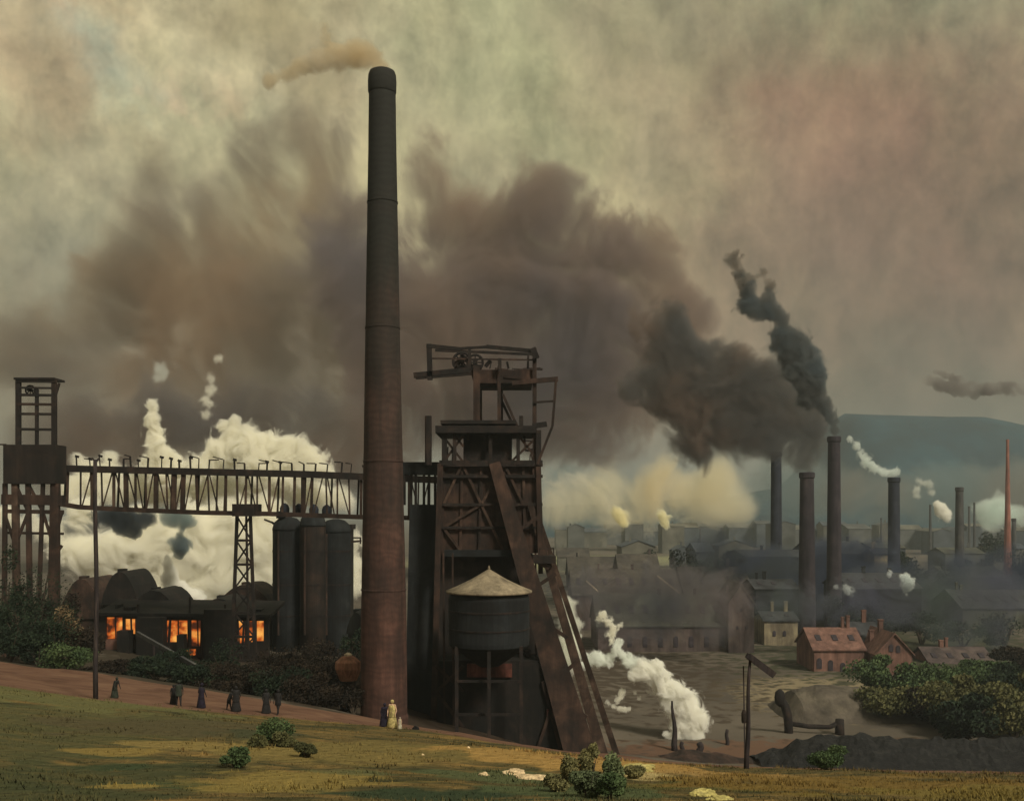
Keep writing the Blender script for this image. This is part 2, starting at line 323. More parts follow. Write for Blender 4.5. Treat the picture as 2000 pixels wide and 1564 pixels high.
# ------------------------------------------------------------------ terrain
COLS = [-500, 0, 200, 400, 600, 750, 900, 1050, 1200, 1400, 1700, 2000, 2500]
near = [(2, 1.6), (10, 3.6), (18, 5.6), (25, 7.1)]
rows = {
    -500: [(35, 8.3), (48, 9.4), (60, 10.1), (66, 10.8), (85, 12.3), (95, 13.5), (110, 15.5), (150, 17), (250, 20), (450, 30.5)],
    0: [(35, 8.4), (48, 9.5), (61, 10.3), (66, 10.8), (85, 12.4), (95, 13.5), (110, 15.5), (150, 17), (250, 20), (450, 30.5)],
    200: [(35, 8.7), (48, 9.9), (61, 11.2), (66, 11.8), (82, 12.9), (95, 14.6), (110, 16), (150, 17.5), (250, 21), (450, 30.5)],
    400: [(35, 8.8), (48, 10.2), (62, 11.95), (66, 12.5), (77, 13.3), (95, 16), (110, 17.3), (150, 18.5), (250, 22), (450, 30.5)],
    600: [(35, 8.9), (48, 10.5), (63, 12.7), (66, 13.1), (73, 13.8), (90, 16.5), (110, 18), (150, 19), (250, 23), (450, 30.5)],
    750: [(35, 9.0), (48, 10.7), (64, 13.4), (67, 13.95), (74, 15.1), (90, 18), (110, 19.5), (150, 21), (250, 26), (450, 30.5)],
    900: [(35, 9.1), (48, 10.9), (62, 13.6), (66, 14.3), (72, 15.5), (90, 19.3), (110, 21.5), (150, 25), (250, 30), (450, 30.5)],
    1050: [(35, 9.2), (48, 11.3), (58, 13.4), (62, 14.2), (72, 16.5), (95, 21.9), (110, 24), (150, 29), (250, 30.5), (450, 30.5)],
    1200: [(35, 9.25), (46, 11.2), (54, 12.9), (58, 13.7), (72, 18), (95, 23), (110, 26.5), (130, 30.3), (250, 30.5), (450, 30.5)],
    1400: [(33, 8.9), (42, 10.7), (50, 12.4), (56, 13.7), (70, 19), (95, 26), (110, 29), (128, 30.5), (250, 30.5), (450, 30.5)],
    1700: [(31, 8.5), (39, 10.15), (46, 11.65), (53, 13.3), (70, 19), (95, 26), (110, 29), (125, 30.5), (250, 30.5), (450, 30.5)],
    2000: [(30, 8.3), (38, 9.95), (45, 11.5), (52, 13.2), (70, 19), (95, 26), (110, 29), (125, 30.5), (250, 30.5), (450, 30.5)],
    2500: [(30, 8.3), (38, 9.95), (45, 11.5), (52, 13.2), (70, 19), (95, 26), (110, 29), (125, 30.5), (250, 30.5), (450, 30.5)],
}
LD = np.log(np.concatenate([np.linspace(2, 24, 24), np.linspace(25, 160, 250), np.geomspace(165, 7000, 60)]))
TAB = []
for c_ in COLS:
    pts = near + rows[c_] + [(7000, 30.5)]
    q = np.interp(LD, np.log([p[0] for p in pts]), [p[1] for p in pts])
    k = np.array([1, 2, 3, 2, 1]) / 9.0
    qq = np.convolve(np.pad(q, 2, mode='edge'), k, 'valid')
    TAB.append(qq)
TAB = np.array(TAB)

def smooth_interp(x):
    i = max(0, min(len(COLS) - 2, next((k for k in range(len(COLS) - 1) if x < COLS[k + 1]), len(COLS) - 2)))
    # catmull-rom across the columns
    t = (x - COLS[i]) / (COLS[i + 1] - COLS[i]); t = max(0.0, min(1.0, t))
    return i, t

def drop(px, D):
    i, t = smooth_interp(px); ld = math.log(max(2, min(6999, D)))
    f = lambda j: float(np.interp(ld, LD, TAB[max(0, min(len(COLS) - 1, j))]))
    a, b = f(i), f(i + 1)
    return a + (b - a) * t

def gz(px, D):
    x = (px - 1000) / 2000 * D
    z = CZ - drop(px, D)
    a = min(1.0, D / 40) * (0.16 if D < 90 else 0.3)
    return z + a * noise.fractal(Vector((x * 0.12, D * 0.12, 0)), 1.0, 2.0, 4)

def G(px, D, dz=0.0):
    return Vector(((px - 1000) / 2000 * D, D, gz(px, D) + dz))

def crest(px):       # far edge of the grass
    return np.interp(px, [-500, 0, 200, 400, 600, 750, 900, 1050, 1200, 1400, 1700, 2000, 2500], [61, 61, 61, 62, 63, 64, 62, 58, 54, 50, 46, 45, 45])
def pathfar(px):
    return np.interp(px, [-500, 0, 200, 400, 600, 750, 900, 1050, 1200, 1400, 1700, 2500], [85, 85, 82, 77, 73, 76, 78, 74, 66, 64, 60, 58])

def sheet(name, pxs, f0, f1, n, m, kindname='structure'):
    vs = []; fs = []
    for j in range(n + 1):
        for px in pxs:
            a, b = f0(px), f1(px); t = j / n
            D = a + (b - a) * t if b / a < 5 else a * (b / a) ** t
            vs.append(G(px, D))
    w = len(pxs)
    for j in range(n):
        for i in range(w - 1):
            a = j * w + i; fs.append((a, a + 1, a + w + 1, a + w))
    mb = MB().add(vs, fs); o = mb.build(name, m, smooth=True); o['kind'] = kindname
    return o

def wpos(px, D): return ((px - 1000) / 2000 * D, D)
def gp(px, D, rpx, rD, col, f=0.85):
    x, y = wpos(px, D); return (x, y, rpx / 2000 * D, rD, col, f)

GR = (0.085, 0.095, 0.035); OC = (0.30, 0.19, 0.055); DG = (0.035, 0.058, 0.028); BR = (0.10, 0.068, 0.035); GN = (0.11, 0.13, 0.05)
grass_patches = [
    gp(80, 45, 330, 14, (0.078, 0.078, 0.034), 0.75), gp(120, 30, 300, 6, (0.055, 0.062, 0.028), 0.8),
    gp(230, 39, 110, 1.3, (0.24, 0.17, 0.05)), gp(215, 35, 70, 1.2, (0.036, 0.056, 0.026), .7),
    gp(330, 49, 220, 4, (0.085, 0.07, 0.035)), gp(420, 42, 190, 1.6, (0.25, 0.18, 0.06), 0.8), gp(370, 30, 150, 1.5, (0.055, 0.07, 0.03)),
    gp(560, 32, 200, 3.5, (0.23, 0.17, 0.05), 0.9), gp(640, 42, 180, 4, (0.20, 0.15, 0.05), 0.8), gp(520, 48, 90, 2.2, (0.055, 0.06, 0.03)),
    gp(700, 36, 100, 1.2, (0.10, 0.115, 0.05), .6), gp(850, 45, 220, 3, (0.17, 0.13, 0.045), 0.8), gp(860, 28.5, 190, 2.2, (0.033, 0.05, 0.026), 0.95),
    gp(1020, 37, 220, 2.4, (0.085, 0.10, 0.045), 0.9), gp(1090, 46, 220, 4, (0.33, 0.205, 0.065), 0.95), gp(1230, 44, 190, 4.0, (0.36, 0.22, 0.07), 0.95),
    gp(1260, 38.5, 70, 2.5, (0.42, 0.33, 0.15), 0.95), gp(1130, 31, 150, 3, (0.07, 0.09, 0.04), 0.9), gp(1380, 34, 170, 3.5, (0.10, 0.095, 0.03), 0.9),
    gp(1450, 41, 190, 2.5, (0.33, 0.21, 0.075), 0.9), gp(1700, 36, 420, 6, (0.18, 0.115, 0.03), 0.85), gp(1950, 30, 300, 5, (0.17, 0.13, 0.035), 0.8),
    gp(240, 29, 60, 1.0, (0.26, 0.19, 0.055), 0.85), gp(150, 58, 240, 5, (0.13, 0.125, 0.05), 0.8),
    gp(1130, 46.5, 60, 1.5, (0.22, 0.12, 0.05), 0.6)]
M['grass'] = zone_mat('hillside_grass', [(0.022, 0.028, 0.013), (0.070, 0.062, 0.026), (0.145, 0.102, 0.038), (0.27, 0.17, 0.055)], 0.34, (1.0, 2.2, 1.0), grass_patches, bump=0.9, bumpd=0.4)
M['path'] = zone_mat('red_brown_earth', [(0.09, 0.045, 0.03), (0.145, 0.078, 0.052), (0.19, 0.11, 0.07)], 0.3, (1, 1.6, 1))
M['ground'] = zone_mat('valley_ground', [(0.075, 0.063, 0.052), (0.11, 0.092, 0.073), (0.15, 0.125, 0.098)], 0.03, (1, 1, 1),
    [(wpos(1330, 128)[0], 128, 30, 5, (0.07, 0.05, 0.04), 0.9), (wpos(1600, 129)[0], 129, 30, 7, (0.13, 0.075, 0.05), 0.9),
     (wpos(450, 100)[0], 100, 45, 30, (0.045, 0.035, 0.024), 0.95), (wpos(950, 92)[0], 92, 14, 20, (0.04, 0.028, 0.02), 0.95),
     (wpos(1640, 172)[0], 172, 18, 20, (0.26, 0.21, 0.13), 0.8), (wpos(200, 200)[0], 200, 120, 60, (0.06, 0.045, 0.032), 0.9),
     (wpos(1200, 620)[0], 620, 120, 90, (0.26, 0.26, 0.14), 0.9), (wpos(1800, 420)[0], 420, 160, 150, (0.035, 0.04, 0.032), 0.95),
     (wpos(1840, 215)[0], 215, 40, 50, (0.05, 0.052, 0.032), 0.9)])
pxs = list(np.arange(-460, 2461, 20))
sheet('grass_slope', pxs, lambda p: 2.0, lambda p: float(crest(p)), 150, M['grass'])
sheet('earth_path', pxs, lambda p: float(crest(p)), lambda p: float(pathfar(p)), 26, M['path'])
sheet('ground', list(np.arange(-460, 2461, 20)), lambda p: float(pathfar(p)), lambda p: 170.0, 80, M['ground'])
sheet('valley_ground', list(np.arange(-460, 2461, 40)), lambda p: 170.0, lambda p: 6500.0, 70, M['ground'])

# hill on the right horizon
def hill(name, D, prof, depth, m):
    vs = []; fs = []; n = 14
    xs = [p[0] for p in prof]; px = np.arange(xs[0], xs[-1] + 1, 25)
    for j in range(n + 1):
        t = j / n; DD = D + depth * (t - 0.5)
        for p_ in px:
            h = max(0, (1000 - np.interp(p_, xs, [q[1] for q in prof]))) / 2000 * D + 30
            s = math.sin(math.pi * t) ** 0.8
            x = (p_ - 1000) / 2000 * D
            hz = h * s * (1 + 0.04 * noise.fractal(Vector((x * 0.003, DD * 0.003, 2)), 1, 2, 5))
            vs.append((x, DD, -1 + hz))
    w = len(px)
    for j in range(n):
        for i in range(w - 1):
            a = j * w + i; fs.append((a, a + 1, a + w + 1, a + w))
    o = MB().add(vs, fs).build(name, m, smooth=True); o['kind'] = 'structure'; return o
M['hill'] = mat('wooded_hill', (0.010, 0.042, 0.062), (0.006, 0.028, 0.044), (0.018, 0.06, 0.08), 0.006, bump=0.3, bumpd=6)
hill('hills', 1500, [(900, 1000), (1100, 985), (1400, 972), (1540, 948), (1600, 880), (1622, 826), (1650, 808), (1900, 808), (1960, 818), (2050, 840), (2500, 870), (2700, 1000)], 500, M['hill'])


# ------------------------------------------------------------------ main chimney
D0 = 80
base = G(750, D0); root = empty('factory_chimney', base, 'very tall round red-brown brick chimney, sooty at its mouth, with tan smoke', 'chimney')
prof_px = [(1425, 46), (1400, 45.5), (1300, 45), (1200, 44), (1000, 40), (700, 34.5), (500, 31), (300, 27.5), (180, 26), (176, 26)]
def zp(py, D): return CZ - (py - 1000) / 2000 * D
cx0 = base.x
sh = MB()
n = 48; rings = []
ys = list(range(1430, 178, -10))
for y in ys:
    r = np.interp(-y, [-p[0] for p in prof_px], [p[1] for p in prof_px]) / 2000 * D0
    cxx = (np.interp(y, [145, 700, 1200, 1430], [746.5, 747.5, 749.5, 750]) - 1000) / 2000 * D0
    for i in range(n):
        a = 2 * math.pi * i / n; rr = r + 0.012 * noise.noise(Vector((math.cos(a) * 2, math.sin(a) * 2, y * 0.03)))
        rings.append((cxx + rr * math.cos(a), D0 + rr * math.sin(a), zp(y, D0)))
fs = [(j * n + i, j * n + (i + 1) % n, (j + 1) * n + (i + 1) % n, (j + 1) * n + i) for j in range(len(ys) - 1) for i in range(n)]
sh.add(rings, fs); sh.build('shaft', M['bigchimney'], root, smooth=True)
cm = (746.5 - 1000) / 2000 * D0
pp = lambda w: w / 2000 * D0
MB().lathe(cm, D0, [(pp(25.5), zp(186, D0)), (pp(27.5), zp(180, D0)), (pp(27.8), zp(160, D0)), (pp(27), zp(148, D0)), (pp(24.5), zp(141, D0)), (pp(21), zp(139, D0)), (pp(20), zp(142, D0)), (pp(19.5), zp(175, D0)), (0.05, zp(176, D0))], 48).build('rim', M['bigchimney'], root, smooth=True)
MB().lathe(cx0, D0, [(pp(47.5), zp(1440, D0)), (pp(47.5), zp(1398, D0)), (pp(45.8), zp(1393, D0))], 48).build('plinth', M['bigchimney'], root, smooth=False)
for y in (395, 640, 900, 1150):
    r = np.interp(-y, [-p[0] for p in prof_px], [p[1] for p in prof_px])
    cxx = (np.interp(y, [145, 700, 1200, 1430], [746.5, 747.5, 749.5, 750]) - 1000) / 2000 * D0
    MB().lathe(cxx, D0, [(pp(r) + 0.005, zp(y + 3, D0)), (pp(r) + 0.045, zp(y + 2.5, D0)), (pp(r) + 0.045, zp(y - 0.5, D0)), (pp(r) + 0.003, zp(y - 1, D0))], 48, cap=False).build('iron_band', M['bigchimney'], root, smooth=False)

# ------------------------------------------------------------------ helper for pixel-placed girders
def bp(mb, x0, y0, x1, y1, D, w, D2=None, w2=None):
    """girder from pixel (x0,y0) to (x1,y1) at distance D; w = face width in photo pixels"""
    D2 = D2 or D; k = D / 2000
    mb.beam(P(x0, y0, D), P(x1, y1, D2), w * k, w * k * 0.8, (w2 or w) * k)
    return mb
def part_beam(name, root, x0, y0, x1, y1, D, w, m, D2=None, w2=None):
    return bp(MB(), x0, y0, x1, y1, D, w, D2, w2).build(name, m, root)

def px_box(mb, x0, x1, y0, y1, D, dep):
    return mb.box(P(x0, 0, D).x, P(x1, 0, D).x, D, D + dep, zp(y1, D), zp(y0, D))
# ------------------------------------------------------------------ winding tower
DT = 98; DB = 104                      # front and back faces
zb = gz(950, DT)
wt = empty('winding_tower', (P(950, 1000, DT).x, DT, zb), 'dark rusty iron winding tower with raking legs and open top platforms beside the tall chimney', 'winding tower')
kT = DT / 2000
rnd = random.Random(4)
# clad lower body: a tapering box of plates with ribs
def tower_box(name, x0t, x1t, yt, x0b, x1b, yb, D1, D2, m, parent):
    a, b = P(x0b, yb, D1), P(x1b, yb, D1); c_, d_ = P(x0t, yt, D1), P(x1t, yt, D1); e = D2 - D1
    return MB().hexa([a, b, b + Vector((0, e, 0)), a + Vector((0, e, 0)), c_, d_, d_ + Vector((0, e, 0)), c_ + Vector((0, e, 0))]).build(name, m, parent)
tower_box('clad_body', 866, 1056, 903, 850, 1062, 1080, DT, DB, M['rust'], wt)
tower_box('lower_body', 852, 1040, 1080, 838, 1100, 1475, DT + 1.2, DB, M['soot'], wt)
tower_box('side_bay', 800, 852, 985, 790, 850, 1440, DT + 2, DB - 1, M['blackblue'], wt)
tower_box('side_bay_roof', 786, 856, 902, 786, 856, 926, DT + 2, DB - 1, M['blackblue'], wt)
for x in (790, 803, 812, 828, 838, 850):
    part_beam('side_post', wt, x, 926, x, 986, DT + 2.2, 5, M['iron'])
for x in (866, 903, 940, 985, 1022, 1054):
    part_beam('rib', wt, x, 900, x - 4 if x < 950 else x + 4, 1082, DT - 0.1, 5, M['rustlight'] if x in (1022,) else M['rust'])
for y, w in ((905, 12), (930, 6), (985, 5), (1030, 5)):
    part_beam('girt', wt, 858, y, 1060, y, DT - 0.35, w, M['iron'])
for (x0, y0, x1, y1) in ((866, 985, 903, 905), (903, 905, 940, 985), (940, 985, 985, 905), (1022, 985, 985, 905), (866, 1030, 940, 985), (940, 985, 985, 1080), (903, 1080, 866, 1030)):
    part_beam('brace', wt, x0, y0, x1, y1, DT - 0.25, 5, M['rustlight'])
part_beam('girt', wt, 868, 1080, 1000, 1080, DT - 0.6, 13, M['blackblue'])
# raking legs
tower_box('dark_filler', 858, 1052, 1290, 850, 1112, 1482, 94.5, DT + 1, M['black'], wt)  # added black box, stands in for the darkness under the drum
for x in (866, 884, 1046):
    part_beam('drain_pipe', wt, x, 1080, x + 2, 1440, DT - 3.7 if x < 1000 else DT - .6, 3.5, M['rust'])
for (x0, y0, x1, y1) in ((1060, 1330, 1094, 1462), (1094, 1330, 1050, 1462), (852, 1300, 905, 1350), (905, 1300, 852, 1350), (852, 1350, 905, 1420)):
    part_beam('brace', wt, x0, y0, x1, y1, 94.3, 6, M['rust'])
part_beam('raking_leg', wt, 966, 905, 1136, 1478, DT - 0.35, 22, M['rust'], DT - 4, 60)
part_beam('raking_leg', wt, 1036, 985, 1178, 1478, DT - 0.2, 12, M['rustlight'], DT + 0.5, 22)  # paler colour paints in the lit right rim of the main leg
part_beam('raking_leg', wt, 1048, 1000, 1206, 1478, DB, 9, M['rustlight'], DB + 8, 13)
for (x0, y0, x1, y1) in ((1006, 1040, 1058, 1005), (1020, 1080, 1072, 1110), (1040, 1150, 1086, 1120), (1062, 1215, 1108, 1245), (1095, 1320, 1128, 1290), (1112, 1375, 1146, 1400)):
    part_beam('brace', wt, x0, y0, x1, y1, DT - 1.5, 7, M['rust'])
part_beam('front_post', wt, 860, 905, 846, 1440, DT - 0.4, 11, M['rust'])
part_beam('front_post', wt, 1051, 905, 1056, 1120, DT - 0.4, 9, M['rust'])
part_beam('front_post', wt, 905, 1300, 900, 1445, DT - 0.5, 8, M['iron'])
part_beam('front_post', wt, 1030, 1270, 1040, 1462, DT - 0.5, 10, M['rust'])
# side platform right of the body
box = MB(); k = kT
a = P(1040, 1085, DT - 1)
box.box(P(1040, 0, DT).x, P(1084, 0, DT).x, DT - 2, DT + 1.5, zp(1098, DT), zp(1084, DT)); box.build('side_platform', M['iron'], wt)
rl = MB(); bp(rl, 1052, 1071, 1082, 1071, DT - 2, 2.2); bp(rl, 1081, 1084, 1081, 1070, DT - 2, 2.2); bp(rl, 1054, 1084, 1054, 1070, DT - 2, 2.2); bp(rl, 1067, 1084, 1067, 1070, DT - 2, 2); rl.build('railing', M['iron'], wt)
# deck under the sheaves y 825-845, brackets and upper frame
for yy, x0, x1, w in ((840, 852, 1046, 14), (826, 862, 1008, 7)):
    MB().box(P(x0, 0, DT).x, P(x1, 0, DT).x, DT - 1.2, DB + 1, zp(yy + w / 2, DT), zp(yy - w / 2, DT)).build('deck', M['iron'], wt)
for x in (838, 868, 888, 958, 1012, 1052):
    part_beam('post', wt, x, 812 if x in (838,) else 840, x, 908, DT - 0.5, 10 if x in (838, 868, 1052) else 7, M['iron'])
tower_box('cabin', 905, 1000, 846, 905, 1000, 900, DT + 0.5, DB, M['iron'], wt)
for (x0, y0, x1, y1) in ((868, 900, 905, 850), (888, 850, 905, 872), (1000, 900, 1052, 850), (1012, 850, 1052, 900), (868, 855, 903, 900)):
    part_beam('brace', wt, x0, y0, x1, y1, DT - 0.3, 4.5, M['rust'])
for x, w in ((931, 13), (975, 7)):
    part_beam('post', wt, x, 715, x, 832, DT, w, M['rust'])
    part_beam('post', wt, x + 4, 720, x + 4, 832, DB, w, M['rust'])
for x in (1044,):
    part_beam('post', wt, x, 680, x, 930, DT - 0.2, 8, M['rust'])
part_beam('brace', wt, 982, 770, 1010, 832, DT, 5, M['rust'])
part_beam('brace', wt, 976, 775, 1003, 832, DB, 5, M['rust'])
part_beam('brace', wt, 985, 735, 1042, 740, DT, 6, M['rust'])
tower_box('sheave_floor', 918, 1040, 722, 925, 1040, 748, DT, DB, M['rust'], wt)
part_beam('platform_beam', wt, 808, 733, 920, 722, DT - 0.5, 10, M['iron'])
part_beam('platform_beam', wt, 812, 737, 925, 728, DB, 8, M['iron'])
part_beam('platform_beam', wt, 1000, 748, 1090, 740, DT - 0.5, 9, M['rust'])
part_beam('platform_beam', wt, 1040, 786, 1085, 783, DT - 0.5, 4, M['iron'])
part_beam('platform_beam', wt, 1040, 832, 1068, 828, DT - 0.5, 10, M['iron'])
part_beam('post', wt, 1086, 740, 1079, 832, DT - 0.6, 5, M['rust'])
part_beam('post', wt, 1079, 832, 1050, 905, DT - 0.6, 5, M['rust'])
part_beam('post', wt, 838, 672, 840, 742, DT - 0.5, 10, M['iron'])
part_beam('roof_beam', wt, 833, 675, 900, 682, DT - 0.6, 7, M['iron'])
part_beam('roof_beam', wt, 895, 681, 960, 677, DT - 0.6, 5, M['iron'])
part_beam('roof_beam', wt, 950, 677, 1048, 686, DT - 0.6, 7, M['iron'])
part_beam('roof_beam', wt, 850, 684, 1040, 692, DB, 5, M['iron'])
part_beam('roof_beam', wt, 1040, 680, 1048, 700, DT - 0.6, 12, M['iron'])
part_beam('roof_beam', wt, 840, 700, 1044, 703, DT - 0.4, 3, M['rust'])
part_beam('post', wt, 917, 680, 917, 722, DT - 0.6, 6, M['iron'])
part_beam('post', wt, 976, 700, 976, 722, DT - 0.6, 7, M['iron'])
def ring(cx, cyy, D, r, thick, m, parent, name='winding_wheel', spokes=8):
    c_ = P(cx, cyy, D); pts = []
    mb = MB(); R = r / 2000 * D; t = thick / 2000 * D; N = 36
    pts = [c_ + Vector((R * math.cos(2 * math.pi * i / N), 0, R * math.sin(2 * math.pi * i / N))) for i in range(N + 1)]
    mb.tube(pts, [t] * (N + 1), 6)
    for i in range(spokes):
        a = math.pi * i / spokes * 2
        mb.beam(c_, c_ + Vector((R * math.cos(a), 0, R * math.sin(a))), t)
    mb.beam(c_ - Vector((0, 0.5, 0)), c_ + Vector((0, 0.5, 0)), t * 3)
    return mb.build(name, m, parent)
ring(902, 706, DT + 1, 17, 2.6, M['iron'], wt)
ring(928, 708, DT + 3.5, 15, 2.4, M['iron'], wt)
rj = random.Random(77)
for _ in range(26):
    y0 = rj.choice([720, 860, 880, 900, 900, 900]); x0 = rj.uniform(925, 1040) if y0 < 840 else rj.uniform(870, 1040); ln = rj.uniform(12, 34); v_ = rj.random() < .6
    part_beam('strut', wt, x0, y0, x0 + (rj.uniform(-4, 4) if v_ else ln), y0 - (ln if v_ else rj.uniform(-3, 3)) if y0 > 700 else y0 + 4, DT + rj.uniform(-.4, 5), rj.uniform(2, 4.5), M[rj.choice(['iron', 'rust'])])
for (x0, y0, x1, y1) in ((922, 716, 900, 690), (886, 716, 905, 694), (948, 716, 958, 704), (893, 716, 940, 716)):
    part_beam('bearing_strut', wt, x0, y0, x1, y1, DT + .5, 7, M['iron'])
# cage landing pieces hanging at the left of the tower
part_beam('post', wt, 833, 812, 833, 905, DB, 6, M['rust'])
part_beam('short_mast', wt, 1018, 812, 1018, 838, DT - 1, 8, M['iron'])

# silo with conical roof in front of the tower
DS = 90; cxs = P(955, 0, DS).x; kS = DS / 2000
silo = empty('round_silo', (cxs, DS, gz(955, DS)), 'round blue-black drum silo with pale conical roof, on legs before the winding tower', 'silo')
MB().lathe(cxs, DS, [(78 * kS, zp(1258, DS)), (79 * kS, zp(1250, DS)), (79 * kS, zp(1168, DS)), (76 * kS, zp(1160, DS))], 48).build('drum', M['blackblue'], silo, smooth=False)
cone_prof = [(84 * kS, zp(1157, DS)), (84.5 * kS, zp(1153, DS)), (60 * kS, zp(1143, DS)), (35 * kS, zp(1131, DS)), (15 * kS, zp(1119, DS)), (3 * kS, zp(1112, DS)), (0.3 * kS, zp(1110, DS))]
MB().lathe(cxs, DS, cone_prof, 48).build('roof', M['roofcone'], silo, smooth=True)
MB().lathe(cxs, DS, [(20 * kS, zp(1300, DS)), (74 * kS, zp(1262, DS)), (77 * kS, zp(1258.2, DS))], 40).build('hopper', M['black'], silo)
for px_, dd_ in ((892, -2.2), (1018, -2.2), (892, 2.0), (1018, 2.0), (955, -3.2)):
    part_beam('leg', silo, px_, 1262, px_, 1462, DS + dd_, 7, M['iron'])
part_beam('tie', silo, 892, 1330, 1018, 1330, DS - 2.3, 5, M['iron'])
part_beam('tie', silo, 892, 1395, 1018, 1395, DS - 2.3, 5, M['iron'])
for y in (1190, 1225):
    MB().lathe(cxs, DS, [(79.2 * kS, zp(y + 2, DS)), (80.2 * kS, zp(y + 2, DS)), (80.2 * kS, zp(y - 1, DS)), (79.2 * kS, zp(y - 1, DS))], 48, cap=False).build('hoop', M['iron'], silo)
for x0, x1, y0, y1 in ((925, 985, 1276, 1290), (912, 1000, 1296, 1322), (1068, 1082, 1385, 1402)):
    px_box(MB(), x0, x1, y0, y1, 94.2, .25).build('painted_glow_panel', M['redglow'], wt)  # flat red panels stand in for the glow at the tower foot
MB().lathe(cxs, DS, [(2.2 * kS, zp(1113, DS)), (2.5 * kS, zp(1109, DS)), (0.8 * kS, zp(1104, DS))], 12).build('finial', M['roofcone'], silo)

# ------------------------------------------------------------------ bridge
DBR = 112; kB = DBR / 2000
br = empty('girder_bridge', (P(450, 0, DBR).x, DBR, zp(1000, DBR)), 'long dark lattice girder bridge between hoist tower and winding tower', 'bridge')
topy = lambda x: np.interp(x, [95, 300, 600, 870], [914, 919, 926, 938])
boty = lambda x: np.interp(x, [110, 150, 250, 400, 520, 720, 870], [982, 990, 995, 1001, 1003, 1010, 1012])
DB2 = DBR + 3.2
def poly_beam(name, ycurve, xs, D, w, m, parent):
    mb = MB()
    for a, b in zip(xs[:-1], xs[1:]):
        bp(mb, a, ycurve(a), b, ycurve(b), D, w)
    return mb.build(name, m, parent)
xsb = list(range(95, 880, 30)) + [880]
poly_beam('top_chord', topy, xsb, DBR, 13, M['iron'], br)
poly_beam('top_chord', lambda x: topy(x) - 1, xsb, DB2, 10, M['iron'], br)
poly_beam('bottom_chord', boty, xsb, DBR, 9, M['rust'], br)
poly_beam('bottom_chord', lambda x: boty(x) - 1, xsb, DB2, 7, M['rust'], br)
dk = MB()
for a, b in zip(xsb[:-1], xsb[1:]):
    za, zb_ = zp(topy(a) + 2, DBR), zp(topy(b) + 2, DBR)
    xa, xb = P(a, 0, DBR).x, P(b, 0, DBR).x
    dk.hexa([(xa, DBR + .1, za - .12), (xb, DBR + .1, zb_ - .12), (xb, DB2, zb_ - .12), (xa, DB2, za - .12), (xa, DBR + .1, za), (xb, DBR + .1, zb_), (xb, DB2, zb_), (xa, DB2, za)])
dk.build('deck', M['iron'], br)
rnd = random.Random(11)
x = 112
while x < 870:
    w = rnd.choice([3, 4, 5, 8]) ; j = rnd.uniform(-3, 3)
    part_beam('upright', br, x, topy(x), x + j, boty(x), DBR + 0.1, w, M['rust'] if rnd.random() < 0.5 else M['rustlight'])
    if rnd.random() < 0.6:
        x2 = x + rnd.uniform(14, 24)
        if rnd.random() < 0.5: part_beam('diagonal', br, x + 2, topy(x), x2, boty(x2), DBR + 0.15, 2.3, M['rust'])
        else: part_beam('diagonal', br, x + 2, boty(x), x2, topy(x2), DBR + 0.15, 2.3, M['rustlight'])
    x += rnd.uniform(16, 27)
for x in range(120, 870, 52):
    part_beam('rear_upright', br, x + 9, topy(x), x + 6, boty(x), DB2, 3.5, M['rust'])
# posts with small arms standing on the bridge
x = 150
while x < 720:
    h = rnd.uniform(18, 27); t = topy(x)
    mb = MB(); bp(mb, x, t - 4, x + rnd.uniform(-2, 2), t - h, DBR + 0.4, rnd.choice([2.0, 2.4, 3.2]))
    kind = rnd.random()
    if kind < 0.7:
        dx = rnd.choice([-1, -1, 1]) * rnd.uniform(10, 20)
        bp(mb, x, t - h, x + dx, t - h - rnd.uniform(0, 5), DBR + 0.4, 2.2)
    if kind > 0.55: bp(mb, x - 3, t - h - 1, x + 4, t - h + 1, DBR + 0.4, 4.5)
    mb.build('deck_post', M['iron'], br)
    x += rnd.uniform(14, 30)

# lattice pylon holding the bridge
def pylon(name, label, cx, ytop, ybot, wt_, wb_, D, m, group=None, seg=5, leg=5):
    zb_ = gz(cx, D); o = empty(name, (P(cx, 0, D).x, D, zb_), label, 'pylon', group)
    dep = wb_ / 2000 * D * 0.8
    for s in (-1, 1):
        for q in (0, 1):
            part_beam('leg', o, cx + s * wt_ / 2, ytop, cx + s * wb_ / 2, ybot, D + q * dep * 0.6, leg, m, D + q * dep)
    for j in range(seg):
        y0 = ytop + (ybot - ytop) * j / seg; y1 = ytop + (ybot - ytop) * (j + 1) / seg
        w0 = wt_ + (wb_ - wt_) * j / seg; w1 = wt_ + (wb_ - wt_) * (j + 1) / seg
        part_beam('girt', o, cx - w1 / 2, y1, cx + w1 / 2, y1, D, leg * 0.8, m)
        part_beam('brace', o, cx - w0 / 2, y0, cx + w1 / 2, y1, D, leg * 0.5, m)
        part_beam('brace', o, cx + w0 / 2, y0, cx - w1 / 2, y1, D, leg * 0.5, m)
    return o
py1 = pylon('lattice_pylon', 'narrow black lattice pylon under the middle of the girder bridge', 476, 1008, 1290, 26, 46, DBR + 0.5, M['iron'], leg=6, seg=6)
tb = MB(); tb.box(P(456, 0, DBR).x, P(498, 0, DBR).x, DBR - 0.6, DBR + 3, zp(1008, DBR), zp(984, DBR)); tb.build('bearing_block', M['iron'], py1)
part_beam('centre_post', py1, 481, 1008, 486, 1290, DBR + 0.4, 4, M['iron'])

